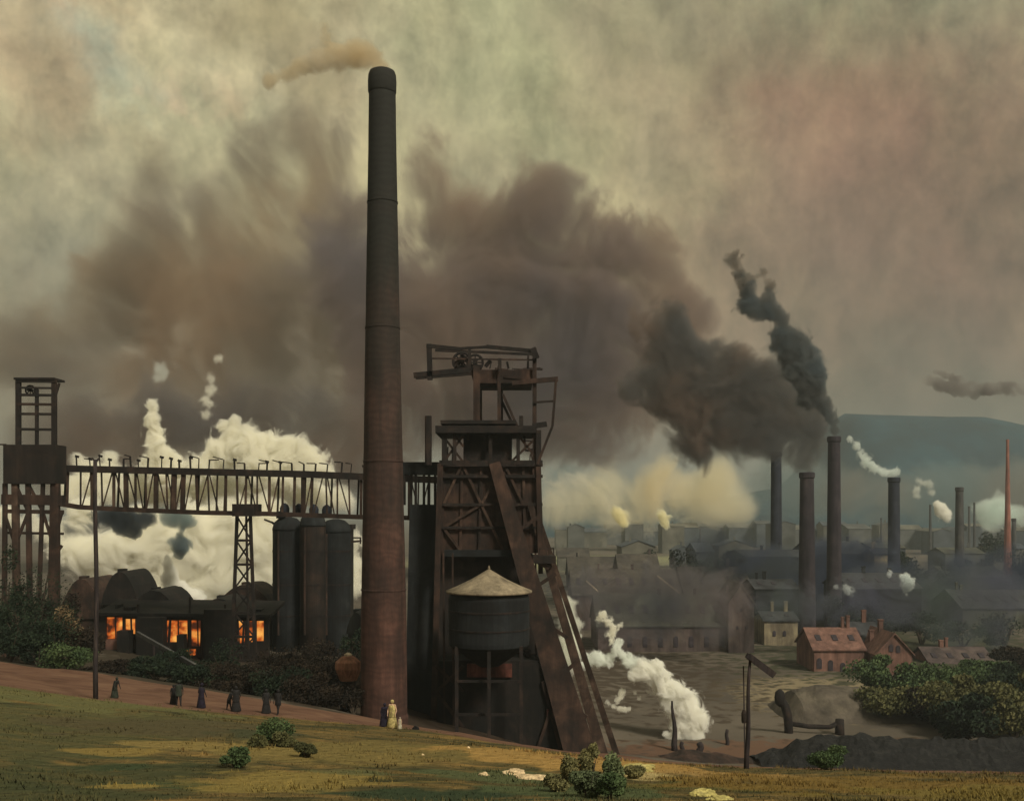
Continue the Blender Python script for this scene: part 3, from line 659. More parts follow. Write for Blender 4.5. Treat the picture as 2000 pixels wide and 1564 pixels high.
# ------------------------------------------------------------------ left hoist tower
DL = 108; lt = empty('hoist_tower', (P(65, 0, DL).x, DL, gz(65, DL)), 'dark iron hoist tower with ladder-like head and cabin at the left edge', 'tower')
for q, dd in ((0, 0), (1, 1.8)):
    part_beam('post', lt, 36, 742, 36, 872, DL + dd, 9, M['iron'])
    part_beam('post', lt, 106, 744, 106, 872, DL + dd, 9, M['iron'])
    part_beam('post', lt, 72, 760, 72, 872, DL + dd, 6, M['iron'])
    for y, w in ((742, 9), (757, 4), (771, 5), (789, 5), (808, 5), (838, 5)):
        part_beam('rung', lt, 32, y, 110, y + 1, DL + dd - 0.1, w, M['iron'] if y != 789 else M['rust'])
MB().box(P(30, 0, DL).x, P(109, 0, DL).x, DL - 0.4, DL + 2.2, zp(742, DL), zp(738, DL)).build('roof', M['iron'], lt)
ring(59, 762, DL + 1.5, 9, 1.5, M['iron'], lt)
part_beam('brace', lt, 116, 748, 108, 775, DL, 4, M['iron'])
tower_box('cabin', 6, 108, 868, 6, 108, 944, DL - 0.5, DL + 2.2, M['soot'], lt)
for x0, x1, w, m_ in ((10, 8, 8, 'rust'), (30, 34, 12, 'rustlight'), (55, 60, 9, 'rust'), (84, 72, 7, 'rust'), (104, 96, 9, 'rust'), (110, 110, 12, 'rust')):
    part_beam('leg', lt, x0, 944, x1, 1300, DL, w, M[m_])
for y, w in ((975, 20), (998, 8), (1040, 5)):
    part_beam('girt', lt, 6, y, 124, y + 2, DL + 0.2, w, M['rust'])
for (x0, y0, x1, y1) in ((30, 944, 55, 1000), (84, 1000, 55, 944), (30, 1065, 55, 1000), (84, 1000, 104, 1065), (121, 1000, 104, 1065), (121, 1065, 96, 1100), (30, 1065, 8, 1000)):
    part_beam('brace', lt, x0, y0, x1, y1, DL, 5, M['rust'])
part_beam('railing', lt, -6, 868, 12, 868, DL, 3, M['iron'])

# ------------------------------------------------------------------ tall pole at left
def pole(name, label, cat, px, ytop, ybot, D, w, m, lean=0, group=None, extra=None, wt2=None):
    b = P(px, ybot, D); b.z = min(b.z, gz(px, D) + 0.02)
    o = empty(name, b, label, cat, group)
    mb = MB(); top = P(px + lean, ytop, D); pts = [b - Vector((0, 0, 0.4))]; N = 7
    for i in range(1, N + 1):
        t = i / N; pt = b.lerp(top, t); pt.x += 0.15 * w / 2000 * D * math.sin(t * 7 + px); pts.append(pt)
    r0 = w / 2000 * D / 2; r1 = r0 * (wt2 or 0.75)
    mb.tube(pts, [r0 + (r1 - r0) * i / N for i in range(N + 1)], 10); mb.build('post', m, o, smooth=True)
    return o
o = pole('tall_pole', 'tall dark timber pole rising from the grass edge across the left end of the bridge', 'pole', 187, 897, 1368, 61.5, 10, M['wood'])
mb = MB(); bp(mb, 180, 894, 187, 903, 61.5, 3); bp(mb, 194, 894, 187, 903, 61.5, 3); mb.build('forked_tip', M['wood'], o)

# ------------------------------------------------------------------ blast stoves
DV = 138; kV = DV / 2000
for i, (cx, w, yt, lab) in enumerate(((562, 58, 1012, 'tall blue-black cylindrical stove with a domed top, leftmost of the row under the bridge'),
                            (611, 50, 1004, 'tall sooty cylindrical stove with a domed top, between its two neighbours under the bridge'),
                            (656, 58, 1016, 'tall black cylindrical stove with a pipe bracket, nearest the big chimney'))):
    D = DV + (0, -2.2, 0.5)[i]; k = D / 2000; c_ = P(cx, 0, D).x
    st = empty('blast_stove', (c_, D, gz(cx, D)), lab, 'stove', 'cylindrical stoves under the bridge')
    R = w / 2 * k
    MB().lathe(c_, D, [(R, gz(cx, D) - 0.5), (R, zp(yt + 22, D))], 36).build('shell', M[('blackblue', 'soot', 'blackblue')[i]], st)
    MB().lathe(c_, D, [(R * 1.02, zp(yt + 24, D)), (R * 1.02, zp(yt + 20, D)), (R * 0.9, zp(yt + 8, D)), (R * 0.6, zp(yt, D)), (R * 0.2, zp(yt - 3, D))], 36).build('dome', M['blackblue'], st, smooth=True)
    for y in (1075, 1140, 1200):
        MB().lathe(c_, D, [(R, zp(y + 2, D)), (R * 1.03, zp(y + 2, D)), (R * 1.03, zp(y - 1, D)), (R, zp(y - 1, D))], 36, cap=False).build('hoop', M['iron'], st)
    MB().tube([P(cx - w * 0.32, yt + 26, D - R), P(cx - w * 0.32, 1240, D - R * 1.02)], [2.2 * k, 2.2 * k], 8).build('downpipe', M['rust'], st)
    if i == 2:
        br_ = MB(); bp(br_, 684, 1058, 706, 1056, D, 4); bp(br_, 688, 1050, 704, 1050, D, 3); bp(br_, 704, 1049, 704, 1062, D, 3); br_.build('pipe_bracket', M['iron'], st)
    if i == 0:
        br_ = MB(); bp(br_, 516, 1014, 536, 1022, D, 3.5); bp(br_, 530, 1019, 540, 1026, D, 4); br_.build('pipe_bracket', M['iron'], st)
        MB().lathe(P(552, 0, D).x, D - 1, [(9 * k, zp(1012, D)), (10 * k, zp(1003, D)), (6 * k, zp(998, D))], 16).build('valve', M['blackblue'], st, smooth=True)
hs = empty('dark_gap_filler', (P(610, 0, 143).x, 143, gz(610, 143)), 'added black wall darkening the gaps behind the cylindrical stoves', 'wall')  # added backing, its black stands for the dark between the stoves
px_box(MB(), 541, 684, 1034, 1300, 142, 3).build('panel', M['black'], hs)
px_box(MB(), 538, 687, 1024, 1033.5, 141.6, 3.6).build('coping', M['iron'], hs)
for cx in (556, 584, 613, 638):      # small domed valve heads showing above the lower chord
    D = DBR + 1.6; c_ = P(cx, 0, D).x; k = D / 2000
    q = empty('valve_head', (c_, D, zp(boty(cx) - 2, D)), {556: 'small blue domed valve head on the bridge, leftmost of four', 584: 'small blue domed valve head on the bridge, second from the left', 613: 'small blue domed valve head on the bridge, third from the left', 638: 'small blue domed valve head on the bridge, nearest the big chimney'}[cx], 'valve', 'valve heads on the bridge')
    MB().lathe(c_, D, [(9 * k, zp(boty(cx) + 3, D)), (9.5 * k, zp(boty(cx) - 12, D)), (7 * k, zp(boty(cx) - 18, D)), (2 * k, zp(boty(cx) - 22, D))], 16).build('dome', M['bluestack'], q, smooth=True)
    MB().lathe(c_, D, [(11.5 * k, zp(boty(cx) + 3, D)), (11.5 * k, zp(boty(cx) - 2, D)), (9.6 * k, zp(boty(cx) - 3, D))], 16).build('flange', M['iron'], q)

# ------------------------------------------------------------------ furnace shed with glowing openings
DF = 124; kF = DF / 2000
fs_ = empty('furnace_shed', (P(370, 0, DF).x, DF, gz(370, DF)), 'long low dark furnace shed with orange glowing openings beneath the bridge', 'shed')
# wall built round the openings (piers, sill and lintel), the glowing hearth panes recessed
ops = [(206, 239, 1205, 1248), (243, 264, 1208, 1238), (324, 366, 1211, 1254), (372, 394, 1211, 1262), (463, 478, 1212, 1256), (484, 493, 1212, 1254), (500, 515, 1212, 1252)]
wl_ = MB()
xs_ = 192
for (a, b, c_, d_) in ops:
    px_box(wl_, xs_, a, 1197, 1325, DF, 0.8); px_box(wl_, a, b, 1197, c_, DF, 0.8); px_box(wl_, a, b, d_, 1325, DF, 0.8); xs_ = b
px_box(wl_, xs_, 524, 1197, 1325, DF, 0.8)
wl_.build('wall', M['soot'], fs_)
px_box(MB(), 192, 524, 1200, 1325, DF + 6, 0.8).build('rear_wall', M['soot'], fs_)
for (a, b, c_, d_) in ops:
    w_ = MB(); px_box(w_, a + .3, b - .3, c_ + .3, d_ - .3, DF + 0.45, 0.1); g_ = w_.build('glowing_opening', M['fire'], fs_)
    if b - a > 18:
        bb = MB(); bp(bb, (a + b) / 2 + 3, c_, (a + b) / 2 + 4, d_, DF + 0.2, 2.2); bb.build('mullion', M['iron'], g_)
rf = MB()
rf.hexa([P(186, 1202, DF - 0.8), P(528, 1206, DF - 0.8), P(528, 1206, DF - .8) + Vector((0, 8, .9)), P(186, 1202, DF - .8) + Vector((0, 8, .9)),
         P(186, 1196, DF - 0.8), P(528, 1200, DF - 0.8), P(528, 1200, DF - .8) + Vector((0, 8, 1.0)), P(186, 1196, DF - .8) + Vector((0, 8, 1.0))])
rf.build('roof', M['black'], fs_)
for x in (371, 270, 440):
    part_beam('roof_post', fs_, x, 1165 if x == 371 else 1180, x, 1325, DF - 0.4, 4, M['iron'])
rj = random.Random(31)
for i in range(16):
    x0 = rj.uniform(196, 505); w_ = rj.uniform(6, 22); h_ = rj.uniform(5, 20)
    if i < 9:
        cm_ = MB(); px_box(cm_, x0, x0 + w_, 1200 - h_, 1203, DF + rj.uniform(0, 4), 1.6); cm_.build('roof_vent', M['black'], fs_)
    else:
        part_beam('prop', fs_, x0, 1200, x0 + rj.uniform(-8, 8), 1290, DF - rj.uniform(.3, .7), rj.uniform(2, 4), M['iron'])
for x0, x1, y0 in ((266, 318, 1206), (398, 458, 1190), (228, 252, 1232), (345, 358, 1240)):
    cm_ = MB(); px_box(cm_, x0, x1, y0, 1320, DF - 2.2, 1.4); cm_.build('lean_to', M['black'], fs_)
# a small spill of fire on the ground and a brown brick apron
mb = MB(); px_box(mb, 362, 380, 1268, 1279, DF - 0.8, 0.5); mb.build('fire_hatch', M['fire'], fs_)
mb = MB(); px_box(mb, 206, 262, 1249, 1268, DF - 0.5, 0.45); mb.build('brick_apron', M['redbrick'], fs_)

# rounded dark roofs standing in front of the steam
def round_shed(x0, x1, ytop, ybot, D, dep, label, m, segs=14, skew=0.0, cat='shed'):
    o = empty('round_roofed_shed', (P((x0 + x1) / 2, 0, D).x, D, gz((x0 + x1) / 2, D)), label, cat, 'sheds in front of the steam')
    xa, xb = P(x0, 0, D).x, P(x1, 0, D).x; za = zp(ybot, D); h = (ybot - ytop) / 2000 * D
    ev = za + h * 0.35
    px_box(MB(), x0, x1, 1000 - (ev - CZ) / D * 2000, 1310, D, dep).build('wall', m, o)
    prof = []
    for i in range(segs + 1):
        t = i / segs; a = math.pi * (1 - t)
        prof.append((xa - 0.2 + (xb - xa + 0.4) * t, ev + h * 0.65 * (math.sin(a) ** 0.7) * (1 + skew * (t - 0.5)) + 0.15 * noise.noise(Vector((i * 1.7, x0, 0)))))
    vs = [(x_, D - 0.3, z_) for x_, z_ in prof] + [(x_, D + dep + 0.3, z_) for x_, z_ in prof]; N = len(prof)
    fs = [(i, i + 1, i + 1 + N, i + N) for i in range(N - 1)] + [tuple(range(N)), tuple(range(2 * N - 1, N - 1, -1)), (0, N, 2 * N - 1, N - 1)]
    MB().add(vs, fs).build('roof', m, o)
    c2 = (x0 + x1) / 2
    v = MB(); px_box(v, c2 - 6, c2 + 6, ytop - 5, ytop + 4, D + dep * 0.4, 1.5); v.build('vent', m, o)
    return o
round_shed(202, 268, 1116, 1215, 133, 8, 'tallest dark round-topped shed, just right of the tall pole', M['black'])
round_shed(262, 340, 1152, 1215, 131, 8, 'low dark round-topped shed left of the steam gap', M['black'])
round_shed(396, 462, 1168, 1215, 131, 8, 'low dark round-topped shed right of the steam gap, beside the pylon', M['black'])
round_shed(425, 530, 1142, 1215, 142, 8, 'brown round-topped shed behind the lattice pylon', M['rust'])
round_shed(120, 200, 1130, 1250, 135, 9, 'broad brown round-topped shed left of the tall pole', M['rust'])
round_shed(680, 712, 1195, 1260, 118, 6, 'small grey shed in the gap beside the big chimney', M['slate'])

# sloping chute from the shed down to the bank
ch = empty('coal_chute', G(400, 92), 'grey sloping chute running down from the furnace shed to the bank', 'chute')
part_beam('trough', ch, 268, 1236, 402, 1312, 112, 7, M['greystack'], 92)
for x, y in ((300, 1254), (345, 1280), (385, 1302)):
    d_ = 112 - 20 * (x - 268) / 134
    part_beam('support', ch, x, y, x, y + 30, d_, 4, M['wood'])

# orange hooded kiln near the chimney
DK = 84; kn = empty('brick_kiln', (P(680, 0, DK).x, DK, gz(680, DK)), 'small eight-sided orange brick kiln with a pale cap left of the chimney foot', 'kiln')
kk = DK / 2000; c_ = P(680, 0, DK).x
MB().lathe(c_, DK, [(17 * kk, zp(1328, DK)), (26 * kk, zp(1305, DK)), (25 * kk, zp(1292, DK)), (13 * kk, zp(1282, DK)), (9 * kk, zp(1280.5, DK))], 8).build('hood', M['orangebrick'], kn)
MB().lathe(c_, DK, [(8 * kk, zp(1280, DK)), (8 * kk, zp(1277, DK)), (3 * kk, zp(1274, DK))], 8).build('cap', M['cap'], kn)
MB().lathe(c_, DK, [(16 * kk, gz(680, DK) - 0.3), (15 * kk, zp(1329, DK))], 8).build('base', M['soot'], kn)

# ------------------------------------------------------------------ semaphore, posts, vent pipe
o = pole('semaphore_signal', 'dark semaphore signal post with a drooping arm standing at the edge of the grass', 'signal', 1457, 1290, 1502, 47.5, 11, M['wood'], lean=8, wt2=0.5)
part_beam('arm', o, 1462, 1281, 1512, 1318, 47.4, 13, M['wood'])
part_beam('arm_bracket', o, 1458, 1279, 1472, 1287, 47.3, 10, M['wood'])
part_beam('ladder', o, 1452, 1300, 1455, 1495, 47.9, 2.2, M['wood'])
MB().lathe(P(1453, 0, 47.2).x, 47.2, [(.10, zp(1411, 47.2)), (.12, zp(1405, 47.2)), (.12, zp(1392, 47.2)), (.06, zp(1385, 47.2))], 12).build('lamp_case', M['iron'], o)
pole('leaning_stake', 'leaning tapered dark stake standing before the white steam', 'stake', 1318, 1368, 1466, 131, 13, M['wood'], lean=-4, wt2=0.3)
pole('short_post', 'short stout post standing alone between steam and semaphore', 'post', 1420, 1424, 1456, 134, 8, M['wood'], wt2=0.8)
pole('stump_post', 'stubby dark post at the right foot of the steam', 'post', 1367, 1450, 1472, 130.5, 14, M['wood'], wt2=0.8)
pole('stump_post', 'stubby dark post just right of the leaning stake', 'post', 1332, 1448, 1468, 130.8, 9, M['wood'], wt2=0.8)
pole('distant_mast', 'thin mast rising over the distant sheds right of the winding tower', 'mast', 1368, 1032, 1105, 500, 3, M['greystack'])
# water column
DW = 141; wc = empty('water_crane', (P(1537, 0, DW).x, DW, gz(1537, DW)), 'black curved standpipe with a bulbous head and low pipe, above the coal heap', 'standpipe')
pts = [P(1541, 1440, DW), P(1540, 1415, DW), P(1538, 1395, DW), P(1533, 1378, DW), P(1526, 1366, DW)]
MB().tube(pts, [.62, .6, .62, .6, .55], 12).build('standpipe', M['iron'], wc, smooth=True)
hd = MB(); c_ = P(1523, 1362, DW); hd.lathe(c_.x, c_.y, [(0.1, c_.z - 1.25), (.62, c_.z - .8), (.74, c_.z), (.6, c_.z + .8), (.15, c_.z + 1.2)], 16); hd.build('head', M['iron'], wc, smooth=True)
MB().tube([P(1541, 1412, DW), P(1580, 1418, DW), P(1620, 1419, DW), P(1640, 1411, DW)], [.35, .33, .33, .4], 10).build('low_pipe', M['iron'], wc, smooth=True)
MB().tube([P(1640, 1404, DW), P(1640, 1440, DW)], [.6, .7], 10).build('pipe_end', M['iron'], wc, smooth=True)

# ------------------------------------------------------------------ right-hand stacks
def stack(px, ytop, D, wtop, wbot, m, label, group='factory stacks in the valley', ybase=None, name='factory_stack'):
    x = P(px, 0, D).x; k = D / 2000; zb_ = gz(px, D) - 0.5
    o = empty(name, (x, D, zb_ + 0.5), label, 'chimney', group)
    zt = zp(ytop, D); r0, r1 = wbot / 2 * k, wtop / 2 * k
    prof = [(r0 * 1.25, zb_), (r0 * 1.25, zb_ + 2.5), (r0, zb_ + 3)] + [(r0 + (r1 - r0) * t, zb_ + 3 + (zt - zb_ - 3) * t) for t in (.2, .4, .6, .8, .94)] + [(r1, zt - 1.6)]
    MB().lathe(x, D, prof, 20, cap=False).build('shaft', m, o, smooth=True)
    MB().lathe(x, D, [(r1, zt - 1.6), (r1 * 1.16, zt - 1.3), (r1 * 1.16, zt - .2), (r1 * 1.0, zt), (r1 * .7, zt), (r1 * .7, zt - 1.5)], 20).build('rim', m, o)
    return o
stack(1516, 882, 330, 20, 23, M['bluestack'], 'blue-black stack leftmost of the valley stacks, standing alone under the dark smoke')
stack(1576, 922, 250, 26, 34, M['purplestack'], 'thick purple-black stack between two taller neighbours')
stack(1629, 852, 262, 23, 30, M['purplestack'], 'tallest of the valley stacks, black smoke pouring from its top')
stack(1746, 932, 300, 21, 25, M['bluestack'], 'dark teal stack with pale green smoke trailing left from its top')
stack(1874, 951, 350, 14, 20, M['greystack'], 'grey stack without smoke, right of the white puff')
stack(1968, 858, 480, 5, 15, M['redstack'], 'slender tapering red brick stack at the far right')
stack(1980, 1012, 520, 8, 9, M['greystack'], 'short dark stack close behind the slender red one')
stack(1903, 981, 620, 3.5, 6, M['greystack'], 'thin dark distant stack next to the grey one')
stack(1817, 985, 620, 4, 7, M['greystack'], 'thin dark distant stack just left of the white puff')
stack(1721, 1011, 620, 3, 6, M['greystack'], 'tiny distant stack left of the dark teal stack')
stack(1893, 988, 700, 4, 6, M['greystack'], 'faint distant stack directly right of the grey one')

# ------------------------------------------------------------------ buildings in the valley
def gable(name, label, px0, px1, yeave, yridge, D, dep, mw, mr, cat='building', group=None, ridge='x', windows=(), winsize=(4, 7), doors=(), over=0.4, pots=2):
    """px0..px1 front wall at distance D; ridge 'x' runs across the picture, 'y' runs away (gable to the viewer)"""
    k = D / 2000; xa, xb = P(px0, 0, D).x, P(px1, 0, D).x; cx = (xa + xb) / 2
    zb_ = min(gz(px0, D), gz(px1, D)) - 0.6; ze = zp(yeave, D); zr = zp(yridge, D)
    o = empty(name, (cx, D, zb_ + .6), label, cat, group)
    y0, y1 = D, D + dep
    w = MB()
    if ridge == 'x':
        ym = (y0 + y1) / 2
        w.add([(xa, y0, zb_), (xb, y0, zb_), (xb, y1, zb_), (xa, y1, zb_), (xa, y0, ze), (xb, y0, ze), (xb, y1, ze), (xa, y1, ze), (xa, ym, zr - .15), (xb, ym, zr - .15)],
              [(0, 1, 5, 4), (1, 2, 6, 9, 5), (2, 3, 7, 6), (3, 0, 4, 8, 7)])
        r = MB(); t = 0.25
        for s, ya in ((0, y0 - over), (1, y1 + over)):
            sl = (zr - ze) / (dep / 2) * over
            a = [(xa - over, ya, ze - sl), (xb + over, ya, ze - sl), (xb + over, ym, zr), (xa - over, ym, zr)]
            r.hexa([(p[0], p[1], p[2]) for p in a] + [(p[0], p[1], p[2] + t) for p in a])
    else:
        w.add([(xa, y0, zb_), (xb, y0, zb_), (xb, y1, zb_), (xa, y1, zb_), (xa, y0, ze), (xb, y0, ze), (xb, y1, ze), (xa, y1, ze), (cx, y0, zr - .1), (cx, y1, zr - .1)],
              [(0, 1, 5, 8, 4), (1, 2, 6, 5), (2, 3, 7, 9, 6), (3, 0, 4, 7)])
        r = MB(); t = 0.25
        for s in (-1, 1):
            xe = cx + s * ((xb - xa) / 2 + over); sl = (zr - ze) / ((xb - xa) / 2) * over
            a = [(xe, y0 - over, ze - sl), (xe, y1 + over, ze - sl), (cx, y1 + over, zr), (cx, y0 - over, zr)]
            r.hexa(a + [(p[0], p[1], p[2] + t) for p in a])
    w.build('wall', mw, o); ro = r.build('roof', mr, o)
    rp_ = random.Random(int(px0 * 7 + D)); ym = (y0 + y1) / 2
    for _ in range(pots if D < 340 else 1):
        xx = xa + (xb - xa) * rp_.uniform(.12, .88); hh = rp_.uniform(1.0, 2.4); ww = rp_.uniform(.5, .9)
        zz = zr if ridge == 'x' else ze + (zr - ze) * (1 - abs(xx - cx) / ((xb - xa) / 2))
        pt = MB(); pt.box(xx - ww / 2, xx + ww / 2, ym - ww / 2, ym + ww / 2, zz - .8, zz + hh); pt.box(xx - ww * .62, xx + ww * .62, ym - ww * .62, ym + ww * .62, zz + hh, zz + hh + .25)
        q = pt.build('chimney', mw, o); q.parent = ro
    if D < 300:
        for i in range(int((px1 - px0) / 26)):
            gx = xa + (xb - xa) * (i + .5) / int((px1 - px0) / 26)
            if ridge == 'x':
                sk = MB(); t0_ = .35; t1_ = .6; s0 = y0 + dep / 2 * t0_; s1 = y0 + dep / 2 * t1_
                za_ = ze + (zr - ze) * t0_ + .3; zb2 = ze + (zr - ze) * t1_ + .3
                sk.hexa([(gx - .5, s0, za_), (gx + .5, s0, za_), (gx + .5, s1, zb2), (gx - .5, s1, zb2), (gx - .5, s0, za_ + .12), (gx + .5, s0, za_ + .12), (gx + .5, s1, zb2 + .12), (gx - .5, s1, zb2 + .12)])
                q = sk.build('skylight', M['windowdark'], o); q.parent = ro
    for (wx, wy) in windows:
        ww, wh = winsize; v = MB(); x = P(wx, 0, D).x; z = zp(wy, D); n = 8
        hw = ww / 2 * k; hh = wh / 2 * k
        prof = [(x - hw, z - hh), (x + hw, z - hh)] + [(x + hw * math.cos(math.pi * i / n), z + hh * .3 + hw * math.sin(math.pi * i / n)) for i in range(n + 1)]
        N = len(prof); vs = [(p[0], D - .12, p[1]) for p in prof] + [(p[0], D + .25, p[1]) for p in prof]
        v.add(vs, [tuple(range(N)), tuple(range(2 * N - 1, N - 1, -1))] + [(i, (i + 1) % N, (i + 1) % N + N, i + N) for i in range(N)])
        v.build('arched_opening', M['windowdark'], o)
    return o
gable('brick_gable_house', 'tall narrow mauve brick house with its steep gable to the viewer', 1423, 1473, 1178, 1142, 222, 14, M['mauve'], M['brownroof'], 'house', ridge='y', windows=[(1448, 1190), (1440, 1225), (1458, 1225)])
gable('long_hall', 'long low mauve hall with a green-grey roof, left of the steep gable house', 1168, 1421, 1222, 1168, 224, 20, M['mauve'], M['greenroof'], 'hall', ridge='x', windows=[(x, 1250) for x in range(1200, 1415, 30)], winsize=(9, 26))
gable('work_hall', 'broad brown-roofed work hall behind the long mauve hall', 1120, 1330, 1162, 1118, 265, 26, M['mauve'], M['brownroof'], 'hall', ridge='x')
gable('work_hall', 'brown-roofed work hall directly behind the steep gable house', 1338, 1470, 1160, 1112, 285, 24, M['mauve'], M['brownroof'], 'hall', ridge='x')
gable('distant_hall', 'dark low hall ending in a step, farther back beside the winding tower', 1112, 1208, 1128, 1090, 400, 24, M['soot'], M['brownroof'], 'hall', ridge='x')
gable('distant_hall', 'brown hall with a sloping roof in the middle of the valley', 1212, 1292, 1128, 1086, 380, 30, M['mauve'], M['brownroof'], 'hall', ridge='x')
gable('cottage', 'small ochre-walled cottage lit between the gable house and thick purple stack', 1493, 1558, 1212, 1199, 235, 10, M['ochrewall'], M['slate'], 'cottage', ridge='x', windows=[(1532, 1236), (1512, 1236)], winsize=(6, 12))
gable('dark_mill', 'big flat-roofed blue-black mill behind the two left stacks', 1458, 1600, 1088, 1078, 310, 30, M['blackblue'], M['slate'], 'mill', ridge='x')
gable('dark_mill', 'tall blue-black mill block between the stacks, under black smoke', 1590, 1700, 1082, 1060, 330, 26, M['blackblue'], M['slate'], 'mill', ridge='x')
gable('dark_mill', 'low blue-black mill in front of the leftmost valley stack', 1476, 1560, 1150, 1136, 268, 16, M['blackblue'], M['slate'], 'mill', ridge='x')
gable('dark_mill', 'blue-black mill behind the slate-roofed brick house', 1660, 1800, 1150, 1125, 262, 22, M['blackblue'], M['slate'], 'mill', ridge='x')
gable('ochre_block', 'small ochre-fronted block left of the teal stack', 1708, 1738, 1082, 1074, 320, 10, M['ochrewall'], M['slate'], 'building', ridge='x')
gable('red_brick_house', 'red brick house with a row of dark arches low on its front', 1590, 1688, 1268, 1234, 196, 12, M['redbrick'], M['redbrick'], 'house', ridge='x', windows=[(1600, 1293), (1622, 1297), (1646, 1302), (1670, 1304)], winsize=(10, 24))
gable('slate_roofed_wing', 'slate-roofed wing between the two red brick houses', 1672, 1726, 1262, 1222, 200, 12, M['redbrick'], M['slate'], 'house', ridge='x')
gable('red_chapel_house', 'red brick house with a pointed gable and two arched windows', 1712, 1782, 1276, 1238, 192, 14, M['redbrick'], M['redbrick'], 'house', ridge='y', windows=[(1740, 1264), (1754, 1266)], winsize=(8, 16))
gable('brick_row', 'long low brick row with a dull red roof at the right behind the trees', 1820, 1945, 1300, 1272, 205, 12, M['redbrick'], M['mauve'], 'house', ridge='x')
gable('green_shed', 'long green-grey shed below the far right stacks', 1852, 1966, 1128, 1110, 330, 20, M['greenroof'], M['greenroof'], 'shed', ridge='x')
gable('green_shed', 'dark green-grey shed in front of the grey stack', 1880, 2040, 1188, 1158, 270, 20, M['greenroof'], M['slate'], 'shed', ridge='x')
# pale coping strips that read as ridge lines on the hall roofs
for x0, y0, x1, y1, D, lb in ((1284, 1124, 1330, 1160, 264, 'slanting pale roof pipe on the broad brown hall'), (1145, 1134, 1168, 1154, 264, 'short slanting pale roof pipe near the winding tower')):
    r_ = MB(); bp(r_, x0, y0, x1, y1, D - 1, 2.6); tag(r_.build('roof_pipe', M['cap']), lb, 'pipe')
# distant town: separate blocks in the haze
rnd = random.Random(21)
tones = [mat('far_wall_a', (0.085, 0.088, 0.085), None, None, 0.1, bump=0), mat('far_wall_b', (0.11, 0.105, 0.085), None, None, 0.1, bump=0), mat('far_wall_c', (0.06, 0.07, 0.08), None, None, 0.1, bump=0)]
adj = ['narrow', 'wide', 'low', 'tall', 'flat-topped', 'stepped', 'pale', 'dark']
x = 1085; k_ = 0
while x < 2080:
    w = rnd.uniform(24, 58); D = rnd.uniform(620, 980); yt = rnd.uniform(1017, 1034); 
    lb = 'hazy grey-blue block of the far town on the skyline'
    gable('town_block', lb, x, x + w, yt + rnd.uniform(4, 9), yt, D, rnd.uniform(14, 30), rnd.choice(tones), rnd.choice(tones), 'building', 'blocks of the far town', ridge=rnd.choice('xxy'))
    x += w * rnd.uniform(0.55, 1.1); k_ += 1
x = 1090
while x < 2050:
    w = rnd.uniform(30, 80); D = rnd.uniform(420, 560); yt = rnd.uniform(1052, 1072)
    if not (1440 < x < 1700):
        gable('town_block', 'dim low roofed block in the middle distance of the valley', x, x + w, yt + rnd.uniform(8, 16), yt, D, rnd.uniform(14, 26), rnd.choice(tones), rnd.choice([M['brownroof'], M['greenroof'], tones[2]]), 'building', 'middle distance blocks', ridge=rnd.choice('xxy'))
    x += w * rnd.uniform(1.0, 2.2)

# brown bank and coal heap on the valley floor
def mound(name, pts_px, D, dep, m, label, cat, kind=None, seed=0, rough=0.5):
    """ridge profile (px, py) at distance D, dropping to the ground in front and behind"""
    xs = [p[0] for p in pts_px]; vs = []; fs = []; n = 16; pr = np.arange(xs[0], xs[-1] + .1, (xs[-1] - xs[0]) / 70)
    for j in range(n + 1):
        t = j / n; DD = D + dep * (t - 0.5)
        for p_ in pr:
            x = (p_ - 1000) / 2000 * D
            g_ = gz(1000 + x / DD * 2000, DD); top = CZ - (np.interp(p_, xs, [q[1] for q in pts_px]) - 1000) / 2000 * D
            s = math.sin(math.pi * t) ** 0.9
            z = g_ - .3 + max(0.0, top - g_ + .3) * s + rough * s * noise.fractal(Vector((x * .4, DD * .4, seed)), 1, 2, 5)
            vs.append((x, DD, z))
    w = len(pr)
    for j in range(n):
        for i in range(w - 1):
            a = j * w + i; fs.append((a, a + 1, a + w + 1, a + w))
    o = MB().add(vs, fs).build(name, m, smooth=False)
    return tag(o, label, cat, None, kind)
mound('spoil_bank', [(1490, 1425), (1520, 1385), (1548, 1350), (1600, 1338), (1680, 1342), (1740, 1362), (1800, 1385), (1900, 1400)], 156, 18, M['bank'], 'pale brown spoil bank rising behind the curved standpipe', 'bank', seed=3, rough=.3)
mound('coal_heap', [(1480, 1482), (1540, 1462), (1600, 1441), (1680, 1436), (1800, 1444), (1900, 1446), (2100, 1440)], 122, 14, M['coal'], 'long black coal heap stretching right behind the ochre grass', 'coal heap', seed=5, rough=.9)
mound('earth_ridge', [(1290, 1478), (1330, 1466), (1400, 1470), (1440, 1480), (1470, 1482)], 124, 6, M['rust'], 'low dark reddish earth ridge before the steam', 'bank', seed=8, rough=.3)

